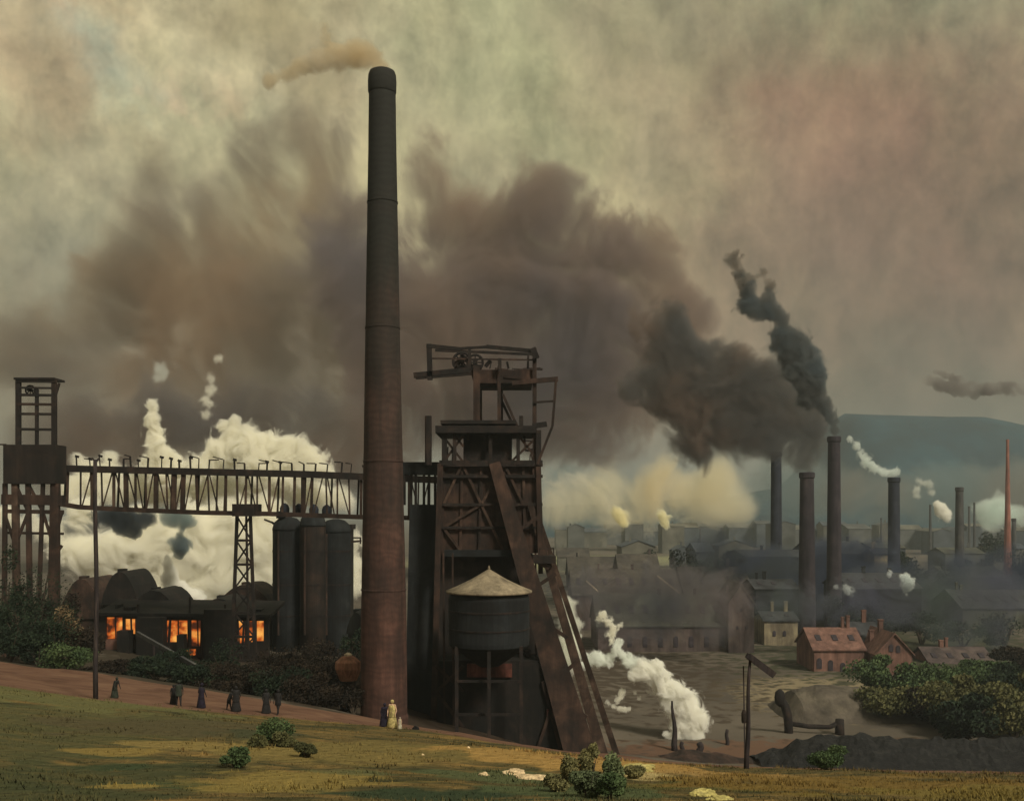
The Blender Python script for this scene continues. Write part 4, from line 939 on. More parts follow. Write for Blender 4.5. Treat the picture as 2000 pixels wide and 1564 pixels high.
# ------------------------------------------------------------------ foliage
def leafm(name, a, b, c):
    m = mat(name, a, b, c, 0.6, rough=0.8, bump=0, spec=0.15); return m
FOL = {'fgolive': leafm('leaf_fore_olive', (0.15, 0.14, 0.06), (0.09, 0.085, 0.04), (0.22, 0.19, 0.08)), 'fggreen': leafm('leaf_fore_green', (0.10, 0.125, 0.06), (0.06, 0.075, 0.038), (0.15, 0.17, 0.08)),
       'dark': leafm('leaf_dark', (0.014, 0.024, 0.014), (0.008, 0.013, 0.009), (0.03, 0.044, 0.023)),
       'brown': leafm('leaf_brown', (0.020, 0.015, 0.011), (0.012, 0.010, 0.008), (0.038, 0.027, 0.018)),
       'tawny': leafm('leaf_tawny', (0.16, 0.11, 0.06), (0.10, 0.07, 0.04), (0.22, 0.16, 0.09)),
       'green': leafm('leaf_green', (0.055, 0.085, 0.035), (0.03, 0.05, 0.025), (0.09, 0.125, 0.05)),
       'olive': leafm('leaf_olive', (0.085, 0.085, 0.035), (0.05, 0.055, 0.025), (0.14, 0.13, 0.055))}
def crown_mesh(mb, c_, rx, ry, rz, n, leaf, seed):
    r_ = random.Random(seed); c_ = Vector(c_)
    clumps = []
    for _ in range(9):
        v = Vector((r_.gauss(0, 1), r_.gauss(0, 1), r_.gauss(0, .9))).normalized() * r_.uniform(.25, .85); clumps.append((v, r_.uniform(.22, .58)))
    for _ in range(n):
        cv, cr_ = r_.choice(clumps)
        d = Vector((r_.gauss(0, 1), r_.gauss(0, 1), r_.gauss(0, 1))).normalized() * cr_ * (r_.random() ** .35) * r_.choice((1, 1, 1, 1.15))
        p = cv + d; p = Vector((p.x * rx, p.y * ry, p.z * rz)) + c_
        s = leaf * r_.uniform(.6, 1.5)
        a = Vector((r_.gauss(0, 1), r_.gauss(0, 1), r_.gauss(0, 1))).normalized(); b = a.orthogonal().normalized(); c2 = a.cross(b)
        mb.add([p - b * s, p - c2 * s * .55, p + b * s, p + c2 * s * .55], [(0, 1, 2, 3)])
def plant(name, label, cat, px, ytop, ybot, wpx, D, fol, n=900, leaf=None, group=None, seed=0, trunk=False, hug=True):
    k = D / 2000; zt = zp(ytop, D); zb_ = gz(px, D); zlow = max(zb_, zp(ybot, D)) if not hug else zb_
    o = empty(name, (P(px, 0, D).x, D, zb_), label, cat, group)
    h = zt - zlow; x = P(px, 0, D).x; rx = wpx / 2 * k; leaf = leaf or max(0.05, 2.2 * k); n = int(n * 2.4)
    mb = MB(); cz = zlow + h * (0.56 if trunk else 0.5)
    crown_mesh(mb, (x, D, cz), rx * 1.25, rx, (zt - cz) * 1.15, n, leaf, seed)
    mb.build('crown' if trunk else 'foliage', FOL[fol], o)
    r_ = random.Random(seed + 99); st = MB()
    for i in range(3 if trunk else 5):
        a = r_.uniform(0, 6.28); q = Vector((x + math.cos(a) * rx * .55, D + math.sin(a) * rx * .4, zlow + h * r_.uniform(.55, .85)))
        b0 = Vector((x + math.cos(a) * .05, D + math.sin(a) * .05, zb_ - .15)); mid = b0.lerp(q, .5) + Vector((0, 0, h * .1))
        w0 = (.03 * h + .03) * (1.4 if trunk else .6)
        st.tube([b0, mid, q], [w0, w0 * .6, w0 * .2], 6)
    st.build('trunk' if trunk else 'stem', M['bark'], o)
    return o
def S(*a, **k): plant(*a, **k)
# dark thicket at left, under the hoist tower
items = [(18, 1082, 1300, 110, 95, 'dark'), (70, 1078, 1300, 100, 99, 'dark'), (112, 1120, 1290, 90, 101, 'brown'), (45, 1160, 1300, 110, 91, 'dark'),
         (95, 1180, 1310, 95, 89.5, 'dark'), (140, 1185, 1300, 75, 93, 'tawny'), (105, 1195, 1310, 70, 88, 'dark'), (160, 1205, 1320, 70, 90, 'brown'), (20, 1215, 1300, 90, 87, 'dark'),
         (135, 1255, 1325, 85, 85.5, 'green'), (75, 1240, 1310, 80, 86.5, 'dark'), (-30, 1150, 1300, 110, 92, 'dark')]
labs = ['tall dark green thicket bush against the left edge', 'tall dark green bush under the hoist tower legs', 'brownish bush at the right leg of the hoist tower', 'dark bush low in the left thicket',
        'dark round bush in the middle of the left thicket', 'tawny dry bush between hoist tower and tall pole', 'small dark green bush inside the tawny one', 'brown bush beside the tall pole', 'low dark bush at the left edge above the red path',
        'brighter green bush low beside the red path near the tall pole', 'dark low bush above the red path', 'dark bush cut by the left edge']
for i, (it, lb) in enumerate(zip(items, labs)):
    plant('thicket_bush', lb, 'bush', it[0], it[1], it[2], it[3], it[4], it[5], n=1500, seed=i + 1, group='bushes of the left thicket')
# undergrowth on the bank below the shed
und = [(560, 1285, 100, 84, 'brown'), (500, 1300, 90, 83, 'brown'), (620, 1300, 100, 84, 'brown'), (665, 1300, 70, 90, 'brown'), (680, 1255, 60, 95, 'brown'), (600, 1240, 90, 100, 'brown'), (215, 1290, 80, 88, 'brown'), (262, 1272, 85, 92, 'dark'), (305, 1288, 85, 90, 'dark'), (350, 1295, 80, 89, 'dark'), (395, 1298, 80, 88, 'dark'), (430, 1285, 80, 88, 'brown'), (440, 1255, 80, 94, 'dark'),
       (475, 1292, 85, 84, 'brown'), (515, 1268, 90, 92, 'brown'), (540, 1300, 85, 82, 'dark'), (585, 1262, 95, 92, 'brown'), (590, 1312, 80, 80.5, 'brown'), (640, 1275, 90, 93, 'brown'), (640, 1330, 80, 80, 'brown'), (690, 1335, 60, 79, 'brown'), (340, 1262, 70, 98, 'dark'), (690, 1240, 50, 100, 'dark')]
for i, (px, yt, w, D, f) in enumerate(und):
    plant('bank_bush', 'low %s bush in the undergrowth on the bank %s' % ({'brown': 'blackish brown', 'dark': 'blackish green'}[f], ['below the left glowing openings', 'below the furnace shed', 'left of the chimney foot'][0 if px < 330 else 1 if px < 520 else 2]),
          'bush', px, yt, 1360, w * 1.15, D, f, n=1400, seed=40 + i, group='undergrowth on the bank')
# trees at the right
tr = [(1722, 1282, 88, 170, 'green', 'round dark green tree in front of the slate-roofed wing, leftmost of the right-hand trees'), (1785, 1305, 120, 168, 'green', 'broad green tree right of the red pointed gable'),
      (1850, 1300, 110, 174, 'green', 'green tree before the long low brick row'), (1915, 1292, 90, 178, 'green', 'rounded green tree rising above the brick row at the right'), (1975, 1300, 95, 165, 'dark', 'dark tree by the right edge'),
      (1985, 1262, 80, 200, 'brown', 'brown tree high at the right edge'), (1760, 1338, 110, 150, 'olive', 'small olive tree at the end of the spoil bank'), (1820, 1345, 110, 148, 'brown', 'brownish tree between two olive trees above the coal heap'), (1860, 1335, 120, 146, 'olive', 'olive tree low on the bank'),
      (1920, 1325, 130, 141, 'olive', 'large olive tree leaning over the coal heap'), (1885, 1362, 120, 136, 'dark', 'dark green tree just above the coal heap'), (1980, 1330, 120, 138, 'olive', 'olive tree at the right edge above the coal heap'), (2030, 1300, 100, 150, 'olive', 'olive tree cut by the right edge')]
for i, (px, yt, w, D, f, lb) in enumerate(tr):
    plant('tree', lb, 'tree', px, yt, 1430, w * 1.15, D, f, n=2600, leaf=.25, seed=80 + i, trunk=True, group='trees at the right')
for i, (px, yt, w, D) in enumerate([(1330, 1078, 60, 330), (1385, 1082, 80, 320), (1430, 1070, 60, 340), (1265, 1070, 40, 420), (1640, 1170, 60, 240), (1830, 1100, 90, 330), (1900, 1080, 80, 380), (1985, 1082, 80, 330), (1800, 1190, 90, 236), (1880, 1215, 110, 230), (1960, 1200, 100, 225), (1760, 1062, 60, 420), (1940, 1040, 60, 500), (1690, 1160, 60, 246)]):
    plant('valley_tree', 'dark blurred tree among the valley roofs', 'tree', px, yt, 1200, w, D, 'dark', n=900, leaf=D * .0012, seed=110 + i, trunk=True, group='dark trees among the valley roofs')
# foreground bushes
def D_at(px, py):
    """distance at which the slope is seen at pixel row py"""
    best = None
    for D in np.arange(24, 70, .25):
        y = 1000 + (CZ - gz(px, D)) / D * 2000
        if y <= py: return float(D)
    return 60.0
fg = [(530, 1402, 1452, 62, 47, 'dark', 'dark round bush standing alone on the grass below the undergrowth'), (556, 1432, 1458, 46, 45.5, 'brown', 'low brown bush at the right foot of the dark round one'), (500, 1434, 1460, 30, 46, 'brown', 'tiny brown tuft at the left foot of the dark round bush'),
      (1112, 1470, 1532, 36, 39, 'olive', 'upright olive bush leftmost of the foreground group'), (1152, 1462, 1532, 42, 39.5, 'olive', 'upright olive bush second in the foreground group'), (1194, 1470, 1540, 52, 38, 'green', 'tallest green bush of the foreground group'),
      (1150, 1500, 1556, 60, 35, 'green', 'low spreading green bush before the foreground group'), (1238, 1494, 1520, 40, 37, 'olive', 'low olive scrub beside the pale sandy patch'), (1090, 1510, 1545, 40, 35, 'olive', 'low olive bush left of the foreground group'),
      (1190, 1510, 1560, 50, 34.5, 'dark', 'dark low bush at the right of the foreground group'), (600, 1452, 1480, 34, 40, 'brown', 'small brown tuft right of the dark round bush'), (1620, 1462, 1500, 70, 47, 'dark', 'dark scrub on the grass edge before the coal heap'),
      (460, 1462, 1500, 50, 36, 'dark', 'small dark green scrub low on the left slope')]
for i, (px, yt, yb, w, D, f, lb) in enumerate(fg):
    # stand on the slope where the base shows
    D = D_at(px, yb) if yb > 1500 or px < 1000 else D
    plant('hillside_bush', lb, 'bush', px, yt, yb, w, D, {'olive': 'fgolive', 'green': 'fggreen', 'dark': 'green', 'brown': 'olive'}.get(f, f), n=2400, leaf=.05, seed=140 + i)

# short grass tufts over the slope: uncountable
def tufts():
    r_ = random.Random(5); mb = MB(); vs = []; fs = []
    for _ in range(11000):
        px = r_.uniform(-60, 2060); t = r_.random(); c_ = float(crest(px)); D = 23 + (c_ + 1 - 23) * t
        b = G(px, D, -0.03); s = r_.uniform(.04, .12) if noise.noise(Vector((b.x * .3, b.y * .15, 0))) < .15 else r_.uniform(.06, .2)
        for q in range(4):
            a = r_.uniform(0, 6.28); w = s * .18; lean = Vector((math.cos(a), math.sin(a), 0)) * s * .6
            o_ = b + Vector((r_.uniform(-.15, .15), r_.uniform(-.15, .15), 0)); k = len(vs); u = Vector((-math.sin(a), math.cos(a), 0)) * w
            vs += [o_ - u, o_ + u, o_ + lean + Vector((0, 0, s))]; fs.append((k, k + 1, k + 2))
    o = MB().add(vs, fs).build('grass', M['grass']); o['kind'] = 'stuff'
tufts()

# ------------------------------------------------------------------ rocks
def rock(px, py, wpx, hpx, D, m, label, seed):
    c_ = G(px, D); k = D / 2000
    bm = bmesh.new(); bmesh.ops.create_icosphere(bm, subdivisions=4, radius=1)
    for v in bm.verts:
        nz = noise.fractal(v.co * 1.3 + Vector((seed * 7.1, 0, 0)), 1, 2, 4) * .35
        v.co *= 1 + nz; v.co = Vector((v.co.x * wpx / 2 * k, v.co.y * wpx / 2.6 * k, v.co.z * hpx * .8 * k))
    me = bpy.data.meshes.new('rock'); bm.to_mesh(me); bm.free(); me.materials.append(m)
    o = bpy.data.objects.new('rock', me); COL.objects.link(o); o.location = c_ + Vector((0, 0, hpx * .1 * k))
    return tag(o, label, 'rock')
rock(945, 1512, 20, 7, D_at(945, 1514), M['rock'], 'small pale rock left of the long pale one', 1)
rock(1005, 1508, 42, 13, D_at(1005, 1512), M['rock'], 'pale orange rock at the left end of the long outcrop', 2)
rock(1040, 1518, 60, 9, D_at(1040, 1521), M['rock'], 'long flat pale outcrop running down to the right', 3)
rock(1245, 1495, 60, 10, D_at(1245, 1500), M['yellowrock'], 'broad flat sandy stone beside the foreground bushes', 4)
rock(1375, 1550, 54, 14, D_at(1375, 1553), M['yellowrock'], 'yellow lichen-covered rock at the bottom edge', 5)
rock(1405, 1561, 50, 8, D_at(1405, 1562), M['yellowrock'], 'flat ochre rock right of the yellow one', 6)
rock(1150, 1545, 18, 7, D_at(1150, 1548), M['coal'], 'tiny dark stone under the foreground bushes', 7)
rock(812, 1417, 13, 8, 63.5, M['coal'], 'small dark stone on the path right of the walkers', 8)
for i, (px, py) in enumerate(((1205, 1490), (1265, 1507), (1225, 1511), (915, 1461), (826, 1475))):
    rock(px, py, (18, 20, 16, 5, 5)[i], (5, 5, 4, 3, 3)[i], D_at(px, py), M['yellowrock'] if i < 3 else M['rock'], ['sandy stone above the broad flat one', 'sandy stone right of the broad flat one', 'sandy stone below the broad flat one', 'tiny pale pebble on the grass under the silo', 'tiny pale pebble on the grass below the walkers'][i], 20 + i)

# ------------------------------------------------------------------ people
def sphere_data(sub):
    bm = bmesh.new(); bmesh.ops.create_icosphere(bm, subdivisions=sub, radius=1); bm.verts.ensure_lookup_table()
    v = np.array([q.co[:] for q in bm.verts]); f = np.array([[w.index for w in q.verts] for q in bm.faces]); bm.free(); return v, f
SPH2 = sphere_data(2); SPH3 = sphere_data(3)
def body_mesh(name, height, pose, m):
    """continuous body grown from capsules, voxel-joined; pose gives joint angles"""
    h = height; AV = []; AF = []; sv, sf = SPH2
    def cap(a, b, ra, rb, n=7):
        a = np.array(a, float); b = np.array(b, float)
        for i in range(n + 1):
            t = i / n; k = sum(len(q) for q in AV); AV.append(sv * (ra + (rb - ra) * t) + a + (b - a) * t); AF.append(sf + k)
    st = pose.get('stride', .12); bend = pose.get('bend', 0.0); arm = pose.get('arm', .1)
    hip = .50 * h; sh = Vector((0, -bend * .3 * h, .80 * h))
    cap((0, 0, hip), sh - Vector((0, 0, .03)), .095 * h, .085 * h)
    cap((-.09 * h, sh.y, sh.z), (.09 * h, sh.y, sh.z), .055 * h, .055 * h)
    cap(sh, sh + Vector((0, -bend * .06, .07 * h)), .035 * h, .032 * h, 3)
    hd = sh + Vector((0, -bend * .1 * h - .01, .125 * h))
    cap(hd, hd + Vector((0, 0, .03 * h)), .048 * h, .052 * h, 4)
    cap(hd + Vector((0, -.052 * h, .005 * h)), hd + Vector((0, -.06 * h, -.004 * h)), .011 * h, .012 * h, 2)
    for s in (-1, 1):
        kn_ = Vector((s * .055 * h, -s * st * h * .6, .27 * h)); ft = Vector((s * .06 * h, -s * st * h, .035 * h))
        cap((s * .055 * h, 0, hip), kn_, .07 * h, .047 * h); cap(kn_, ft, .045 * h, .028 * h); cap(ft, ft + Vector((0, -.08 * h, -.012 * h)), .026 * h, .022 * h, 4)
        e = sh + Vector((s * (.13 + arm * .3) * h, 0, -.18 * h)); w = e + Vector((-s * .02 * h, -arm * h, -.13 * h))
        cap(sh + Vector((s * .11 * h, 0, -.01 * h)), e, .034 * h, .026 * h); cap(e, w, .025 * h, .018 * h)
        cap(w, w + Vector((0, -.01 * h, -.045 * h)), .017 * h, .016 * h, 3)
        for f in range(4): cap(w + Vector((0, (f - 1.5) * .009 * h, -.045 * h)), w + Vector((0, (f - 1.5) * .011 * h - .01 * h, -(.085 - .006 * abs(f - 1)) * h)), .0065 * h, .005 * h, 4)
        cap(w + Vector((0, -.014 * h, -.02 * h)), w + Vector((0, -.035 * h, -.05 * h)), .007 * h, .0055 * h, 3)
    me = bpy.data.meshes.new(name); me.from_pydata(np.concatenate(AV).tolist(), [], np.concatenate(AF).tolist())
    t = bpy.data.objects.new('tmp', me); COL.objects.link(t)
    r = t.modifiers.new('r', 'REMESH'); r.mode = 'VOXEL'; r.voxel_size = .012 * h; r.use_smooth_shade = True
    dg = bpy.context.evaluated_depsgraph_get(); out = bpy.data.meshes.new_from_object(t.evaluated_get(dg)); bpy.data.objects.remove(t); bpy.data.meshes.remove(me)
    out.name = name; out.materials.clear(); out.materials.append(m); return out, hd
def person(px, D, label, h=1.66, rot=0, pose={}, cloth='darkcloth', coat=True, skirt=False, head=None, bodym='darkcloth', load=None):
    b = G(px, D); o = empty('person', b, label, 'person', None); o.rotation_euler = (0, 0, math.radians(rot))
    me, hd = body_mesh('body', h, pose, M[bodym]); bo = bpy.data.objects.new('body', me); COL.objects.link(bo); bo.parent = o
    def lat(prof, name, m, n=20, yo=0, lean=0):
        mb = MB(); mb.lathe(0, 0, prof, n, cap=True)
        mb.v = [(x, y * .75 + yo - lean * max(0, z - .5 * h) * .9, z) for x, y, z in mb.v]
        q = mb.build(name, m, smooth=True); q.parent = o; return q
    bend = pose.get('bend', 0)
    if skirt: lat([(.19 * h, .02 * h), (.20 * h, .05 * h), (.155 * h, .30 * h), (.105 * h, .56 * h), (.10 * h, .6 * h)], 'skirt', M[cloth])
    if coat: lat([(.14 * h, .38 * h), (.135 * h, .42 * h), (.115 * h, .58 * h), (.125 * h, .72 * h), (.12 * h, .80 * h), (.06 * h, .845 * h)], 'coat', M[cloth], lean=bend)
    if head: 
        mb = MB(); r = .064 * h; mb.lathe(hd.x, hd.y + .012 * h, [(.045 * h, hd.z - .045 * h), (r, hd.z), (r * 1.02, hd.z + .03 * h), (r * .75, hd.z + .07 * h), (.01 * h, hd.z + .088 * h)], 18)
        q = mb.build('headscarf' if skirt else 'cap', M[head], smooth=True); q.parent = o
    return o
person(750, 63.6, 'stooping woman in dark purple skirt beside the woman in yellow', 1.5, 20, {'bend': .35, 'stride': .04}, 'purplecloth', skirt=True, head='purplecloth', bodym='purplecloth')
person(766, 63.4, 'woman in a pale yellow headscarf and shawl at the chimney foot', 1.72, -10, {'stride': .05}, 'yellowcloth', skirt=True, head='yellowcloth', bodym='skin')
person(781, 62.9, 'small child in pale clothes right of the woman in yellow', .72, 10, {'stride': .05}, 'whitecloth', skirt=True, head='whitecloth', bodym='skin')
person(349, 64, 'standing figure in green-dark coat, left walker on the red path', 1.6, 30, {'stride': .1}, 'greencloth', head='greencloth', bodym='darkcloth')
person(339, 64.8, 'shorter dark figure just left of the green-coated walker', 1.25, 10, {'stride': .04}, 'darkcloth', skirt=True, head='darkcloth')
person(393, 63.8, 'bell-skirted blue-black figure on the red path right of the green-coated walker', 1.55, 160, {'stride': .04, 'bend': .12}, 'purplecloth', skirt=True, head='purplecloth')
person(461, 64, 'dark figure in a long coat at the bank foot, left of the next pair', 1.6, 200, {'stride': .12}, 'darkcloth', skirt=True, head='darkcloth')
person(447, 64.8, 'stooping brown-black figure half behind the long coat', 1.3, 100, {'bend': .4, 'stride': .1}, 'darkcloth', head='darkcloth')
person(520, 64.4, 'dark figure by the bushes, left of the pair above the round bush', 1.55, 30, {'stride': .05}, 'darkcloth', skirt=True, head='darkcloth')
person(543, 64.4, 'dark slim figure, right of the pair above the round bush', 1.6, -20, {'stride': .12}, 'darkcloth', head='darkcloth')
person(224, 65, 'small stooping figure in faded green right of the tall pole', 1.35, 60, {'bend': .4, 'stride': .06}, 'greencloth', skirt=True, head='greencloth')

# ------------------------------------------------------------------ smoke and steam
def puffs(name, label, cat, nodes, D, m, seed=0, voxel=None, sub=9, rough=.35, group=None, dj=.5, kind=None, path=False):
    """nodes: (px, py, radius px). Billows are noisy spheres joined by a voxel remesh into one closed skin"""
    r_ = random.Random(seed); k = D / 2000; balls = []
    if path:                                  # fill the gaps between following nodes so that the plume hangs together
        nn = [nodes[0]]
        for a, b in zip(nodes[:-1], nodes[1:]):
            d = math.hypot(a[0] - b[0], a[1] - b[1]); st = int(d / (0.55 * min(a[2], b[2])))
            if d < 4.5 * (a[2] + b[2]): nn += [tuple(a[q] + (b[q] - a[q]) * i / (st + 1) + (r_.gauss(0, .12) * a[2]) for q in range(3)) for i in range(1, st + 1)]
            nn.append(b)
        nodes = [(x, y, max(2, r * .92)) for x, y, r in nn]; sub = max(3, sub // 2)
    for i, (px, py, r) in enumerate(nodes):
        c_ = P(px, py, D); R = r * k; c_.y += r_.uniform(-dj, dj) * R; balls.append((c_, R))
        for _ in range(sub):
            d = Vector((r_.gauss(0, 1), r_.gauss(0, 1), r_.gauss(0, 1))).normalized(); balls.append((c_ + d * R * r_.uniform(.55, .9), R * r_.uniform(.28, .55)))
    mn = min(b[1] for b in balls)
    AV = []; AF = []; sv, sf = SPH3
    for i, (c_, R) in enumerate(balls):
        off = r_.uniform(0, 50)
        f = np.array([1 + rough * noise.fractal(Vector(q * 1.6 + off), 1, 2.1, 4) for q in sv])
        AV.append(np.array(c_[:]) + sv * R * f[:, None]); AF.append(sf + i * len(sv))
    me = bpy.data.meshes.new(name); me.from_pydata(np.concatenate(AV).tolist(), [], np.concatenate(AF).tolist())
    t = bpy.data.objects.new('tmp', me); COL.objects.link(t)
    r = t.modifiers.new('r', 'REMESH'); r.mode = 'VOXEL'; r.voxel_size = voxel or (np.median([b[1] for b in balls]) / 6)
    dg = bpy.context.evaluated_depsgraph_get(); out = bpy.data.meshes.new_from_object(t.evaluated_get(dg)); bpy.data.objects.remove(t); bpy.data.meshes.remove(me)
    out.name = name; out.materials.clear(); out.materials.append(m)
    o = bpy.data.objects.new(name, out); COL.objects.link(o)
    return tag(o, label, cat, group, kind)

# colours are scattering albedos
V = lambda nm, col, tau, rpx, D, an=.2, **k: vol(nm, col, tau / (2 * rpx / 2000 * D), an, **k)
def field_cloud(name, label, cat, nodes, D, cols, tau, seed, nscale, amp=.75, depth=.5, lo=.3, hi=1.25, step=.45, ystretch=.16, anis=.2):
    """soft torn cloud: density is a sum of round falloffs about its own billow centres, broken up by noise; the skin is only a loose hull"""
    k = D / 2000; r_ = random.Random(seed)
    cs = [(P(px, py, D) + Vector((0, r_.uniform(-.3, .3) * r * k, 0)), r * k) for px, py, r in nodes]
    m = bpy.data.materials.new(name); m.use_nodes = True; nt = m.node_tree; n = nt.nodes; l = nt.links; n.clear()
    g = n.new('ShaderNodeNewGeometry'); pos = g.outputs['Position']
    mp = n.new('ShaderNodeMapping'); mp.inputs['Scale'].default_value = (1, ystretch, .9); l.new(pos, mp.inputs[0])
    t = n.new('ShaderNodeTexNoise'); t.inputs['Scale'].default_value = nscale; t.inputs['Detail'].default_value = 7; t.inputs['Roughness'].default_value = .7; t.inputs['Distortion'].default_value = .8; l.new(mp.outputs[0], t.inputs['Vector'])
    tot = None
    for c_, R_ in cs:
        q = n.new('ShaderNodeMapping'); q.inputs['Scale'].default_value = (1 / R_, 1 / (R_ * depth), 1 / R_); q.inputs['Location'].default_value = (-c_.x / R_, -c_.y / (R_ * depth), -c_.z / R_); l.new(pos, q.inputs[0])
        d = n.new('ShaderNodeVectorMath'); d.operation = 'LENGTH'; l.new(q.outputs[0], d.inputs[0])
        mr = n.new('ShaderNodeMapRange'); mr.interpolation_type = 'SMOOTHSTEP'; mr.inputs['From Min'].default_value = 1.25; mr.inputs['From Max'].default_value = .25; l.new(d.outputs['Value'], mr.inputs['Value'])
        if tot is None: tot = mr.outputs[0]
        else:
            a = n.new('ShaderNodeMath'); a.operation = 'ADD'; l.new(tot, a.inputs[0]); l.new(mr.outputs[0], a.inputs[1]); tot = a.outputs[0]
    mn_ = n.new('ShaderNodeMath'); mn_.operation = 'MINIMUM'; l.new(tot, mn_.inputs[0]); mn_.inputs[1].default_value = 1.15
    s_ = n.new('ShaderNodeMath'); s_.operation = 'MULTIPLY_ADD'; l.new(t.outputs['Fac'], s_.inputs[0]); s_.inputs[1].default_value = amp * 4; s_.inputs[2].default_value = -amp * 2
    a = n.new('ShaderNodeMath'); a.operation = 'ADD'; l.new(mn_.outputs[0], a.inputs[0]); l.new(s_.outputs[0], a.inputs[1])
    mr = n.new('ShaderNodeMapRange'); mr.interpolation_type = 'SMOOTHSTEP'; mr.inputs['From Min'].default_value = lo; mr.inputs['From Max'].default_value = hi
    Rm = float(np.mean([c[1] for c in cs])); mr.inputs['To Max'].default_value = tau / (2 * Rm * depth); l.new(a.outputs[0], mr.inputs['Value'])
    t2 = n.new('ShaderNodeTexNoise'); t2.inputs['Scale'].default_value = nscale * .55; t2.inputs['Detail'].default_value = 4; mp2 = n.new('ShaderNodeMapping'); mp2.inputs['Location'].default_value = (31, 7, 13); mp2.inputs['Scale'].default_value = (1, ystretch, 1); l.new(pos, mp2.inputs[0]); l.new(mp2.outputs[0], t2.inputs['Vector'])
    rp = n.new('ShaderNodeValToRGB'); l.new(t2.outputs['Fac'], rp.inputs[0]); e = rp.color_ramp.elements
    e[0].position = .36; e[0].color = (*cols[0], 1); e[1].position = .64; e[1].color = (*cols[2], 1); e.new(.5).color = (*cols[1], 1)
    v = n.new('ShaderNodeVolumePrincipled'); v.inputs['Anisotropy'].default_value = anis; l.new(mr.outputs[0], v.inputs['Density']); l.new(rp.outputs[0], v.inputs['Color'])
    o_ = n.new('ShaderNodeOutputMaterial'); l.new(v.outputs[0], o_.inputs['Volume']); m.cycles.volume_step_rate = step
    AV = []; AF = []; sv, sf = SPH3
    for i, (c_, R_) in enumerate(cs): AV.append(np.array(c_[:]) + sv * np.array([1.27, 1.27 * depth, 1.27]) * R_); AF.append(sf + i * len(sv))
    me = bpy.data.meshes.new(name); me.from_pydata(np.concatenate(AV).tolist(), [], np.concatenate(AF).tolist())
    tt = bpy.data.objects.new('tmp', me); COL.objects.link(tt)
    r = tt.modifiers.new('r', 'REMESH'); r.mode = 'VOXEL'; r.voxel_size = min(c[1] for c in cs) * min(1, depth * 1.6) / 5
    dg = bpy.context.evaluated_depsgraph_get(); out = bpy.data.meshes.new_from_object(tt.evaluated_get(dg)); bpy.data.objects.remove(tt); bpy.data.meshes.remove(me)
    out.name = name; out.materials.clear(); out.materials.append(m)
    return tag(link(bpy.data.objects.new(name, out)), label, cat)
def link(o):
    COL.objects.link(o); return o
# big dark smoke mass, behind everything
DM = 420
field_cloud('smoke_cloud', 'huge dark brown smoke cloud behind the big chimney and winding tower', 'smoke',
      [(1180, 580, 190), (1040, 520, 180), (940, 660, 190), (1120, 740, 170), (1250, 500, 120), (1300, 620, 80), (1060, 410, 110), (900, 430, 120), (800, 640, 170), (720, 540, 130), (980, 800, 130), (1200, 800, 120), (840, 810, 130), (830, 320, 80), (1330, 730, 90), (1330, 650, 95), (1270, 640, 110), (1260, 760, 110), (1200, 870, 80), (1080, 850, 80), (700, 420, 100), (760, 760, 130), (1380, 620, 45)],
      DM, [(.54, .42, .35), (.45, .365, .345), (.39, .345, .375)], 4.2, 3, .026, amp=.8)
field_cloud('smoke_cloud', 'wide paler brown smoke cloud over the left half of the sky', 'smoke',
      [(600, 640, 170), (440, 540, 170), (330, 440, 140), (450, 370, 120), (590, 400, 130), (640, 300, 90), (260, 640, 170), (160, 760, 150), (380, 780, 170), (560, 820, 140), (100, 880, 120), (300, 870, 120), (700, 780, 120), (290, 330, 80), (500, 290, 70), (60, 680, 120), (560, 240, 60), (700, 560, 140), (450, 680, 160), (200, 540, 110), (350, 560, 140)],
      DM + 60, [(.64, .50, .37), (.53, .45, .37), (.46, .42, .40)], 2.9, 8, .026, amp=.95, lo=.15, hi=1.6)
field_cloud('smoke_plume', 'blackish smoke rolling left from the valley stacks into the brown cloud', 'smoke',
      [(1580, 850, 60), (1500, 800, 95), (1430, 770, 110), (1410, 705, 65), (1350, 800, 90), (1320, 710, 80), (1460, 850, 75), (1370, 860, 70), (1290, 640, 80), (1576, 900, 34), (1540, 880, 50), (1560, 790, 65), (1500, 740, 60), (1280, 760, 80)], 300, [(.34, .26, .22), (.27, .24, .225), (.24, .235, .24)], 5.5, 12, .09, amp=.8)
field_cloud('smoke_plume', 'ragged black smoke column rising from the tallest valley stack', 'smoke',
      [(1629, 842, 13), (1627, 818, 18), (1618, 796, 24), (1592, 782, 34), (1577, 748, 46), (1564, 708, 54), (1546, 675, 44), (1526, 652, 26), (1528, 622, 20), (1506, 606, 26), (1480, 602, 30), (1460, 590, 30), (1500, 578, 18), (1462, 562, 22), (1444, 536, 18)], 262, [(.26, .26, .26), (.22, .24, .25), (.20, .24, .27)], 7, 20, .22, amp=.9, lo=.4, hi=1.1, depth=.8, step=.5, ystretch=.6)
field_cloud('smoke_plume', 'thin torn wisp at the top of the black smoke column', 'smoke', [(1456, 568, 20), (1448, 545, 22), (1438, 522, 20), (1440, 500, 18), (1422, 506, 14), (1500, 555, 15), (1506, 568, 15), (1488, 535, 13), (1470, 545, 12)], 263, [(.36, .31, .27), (.33, .30, .27), (.28, .28, .26)], 3.5, 22, .4, amp=1.0, lo=.35, hi=1.2, depth=.8, step=.5, ystretch=.6)
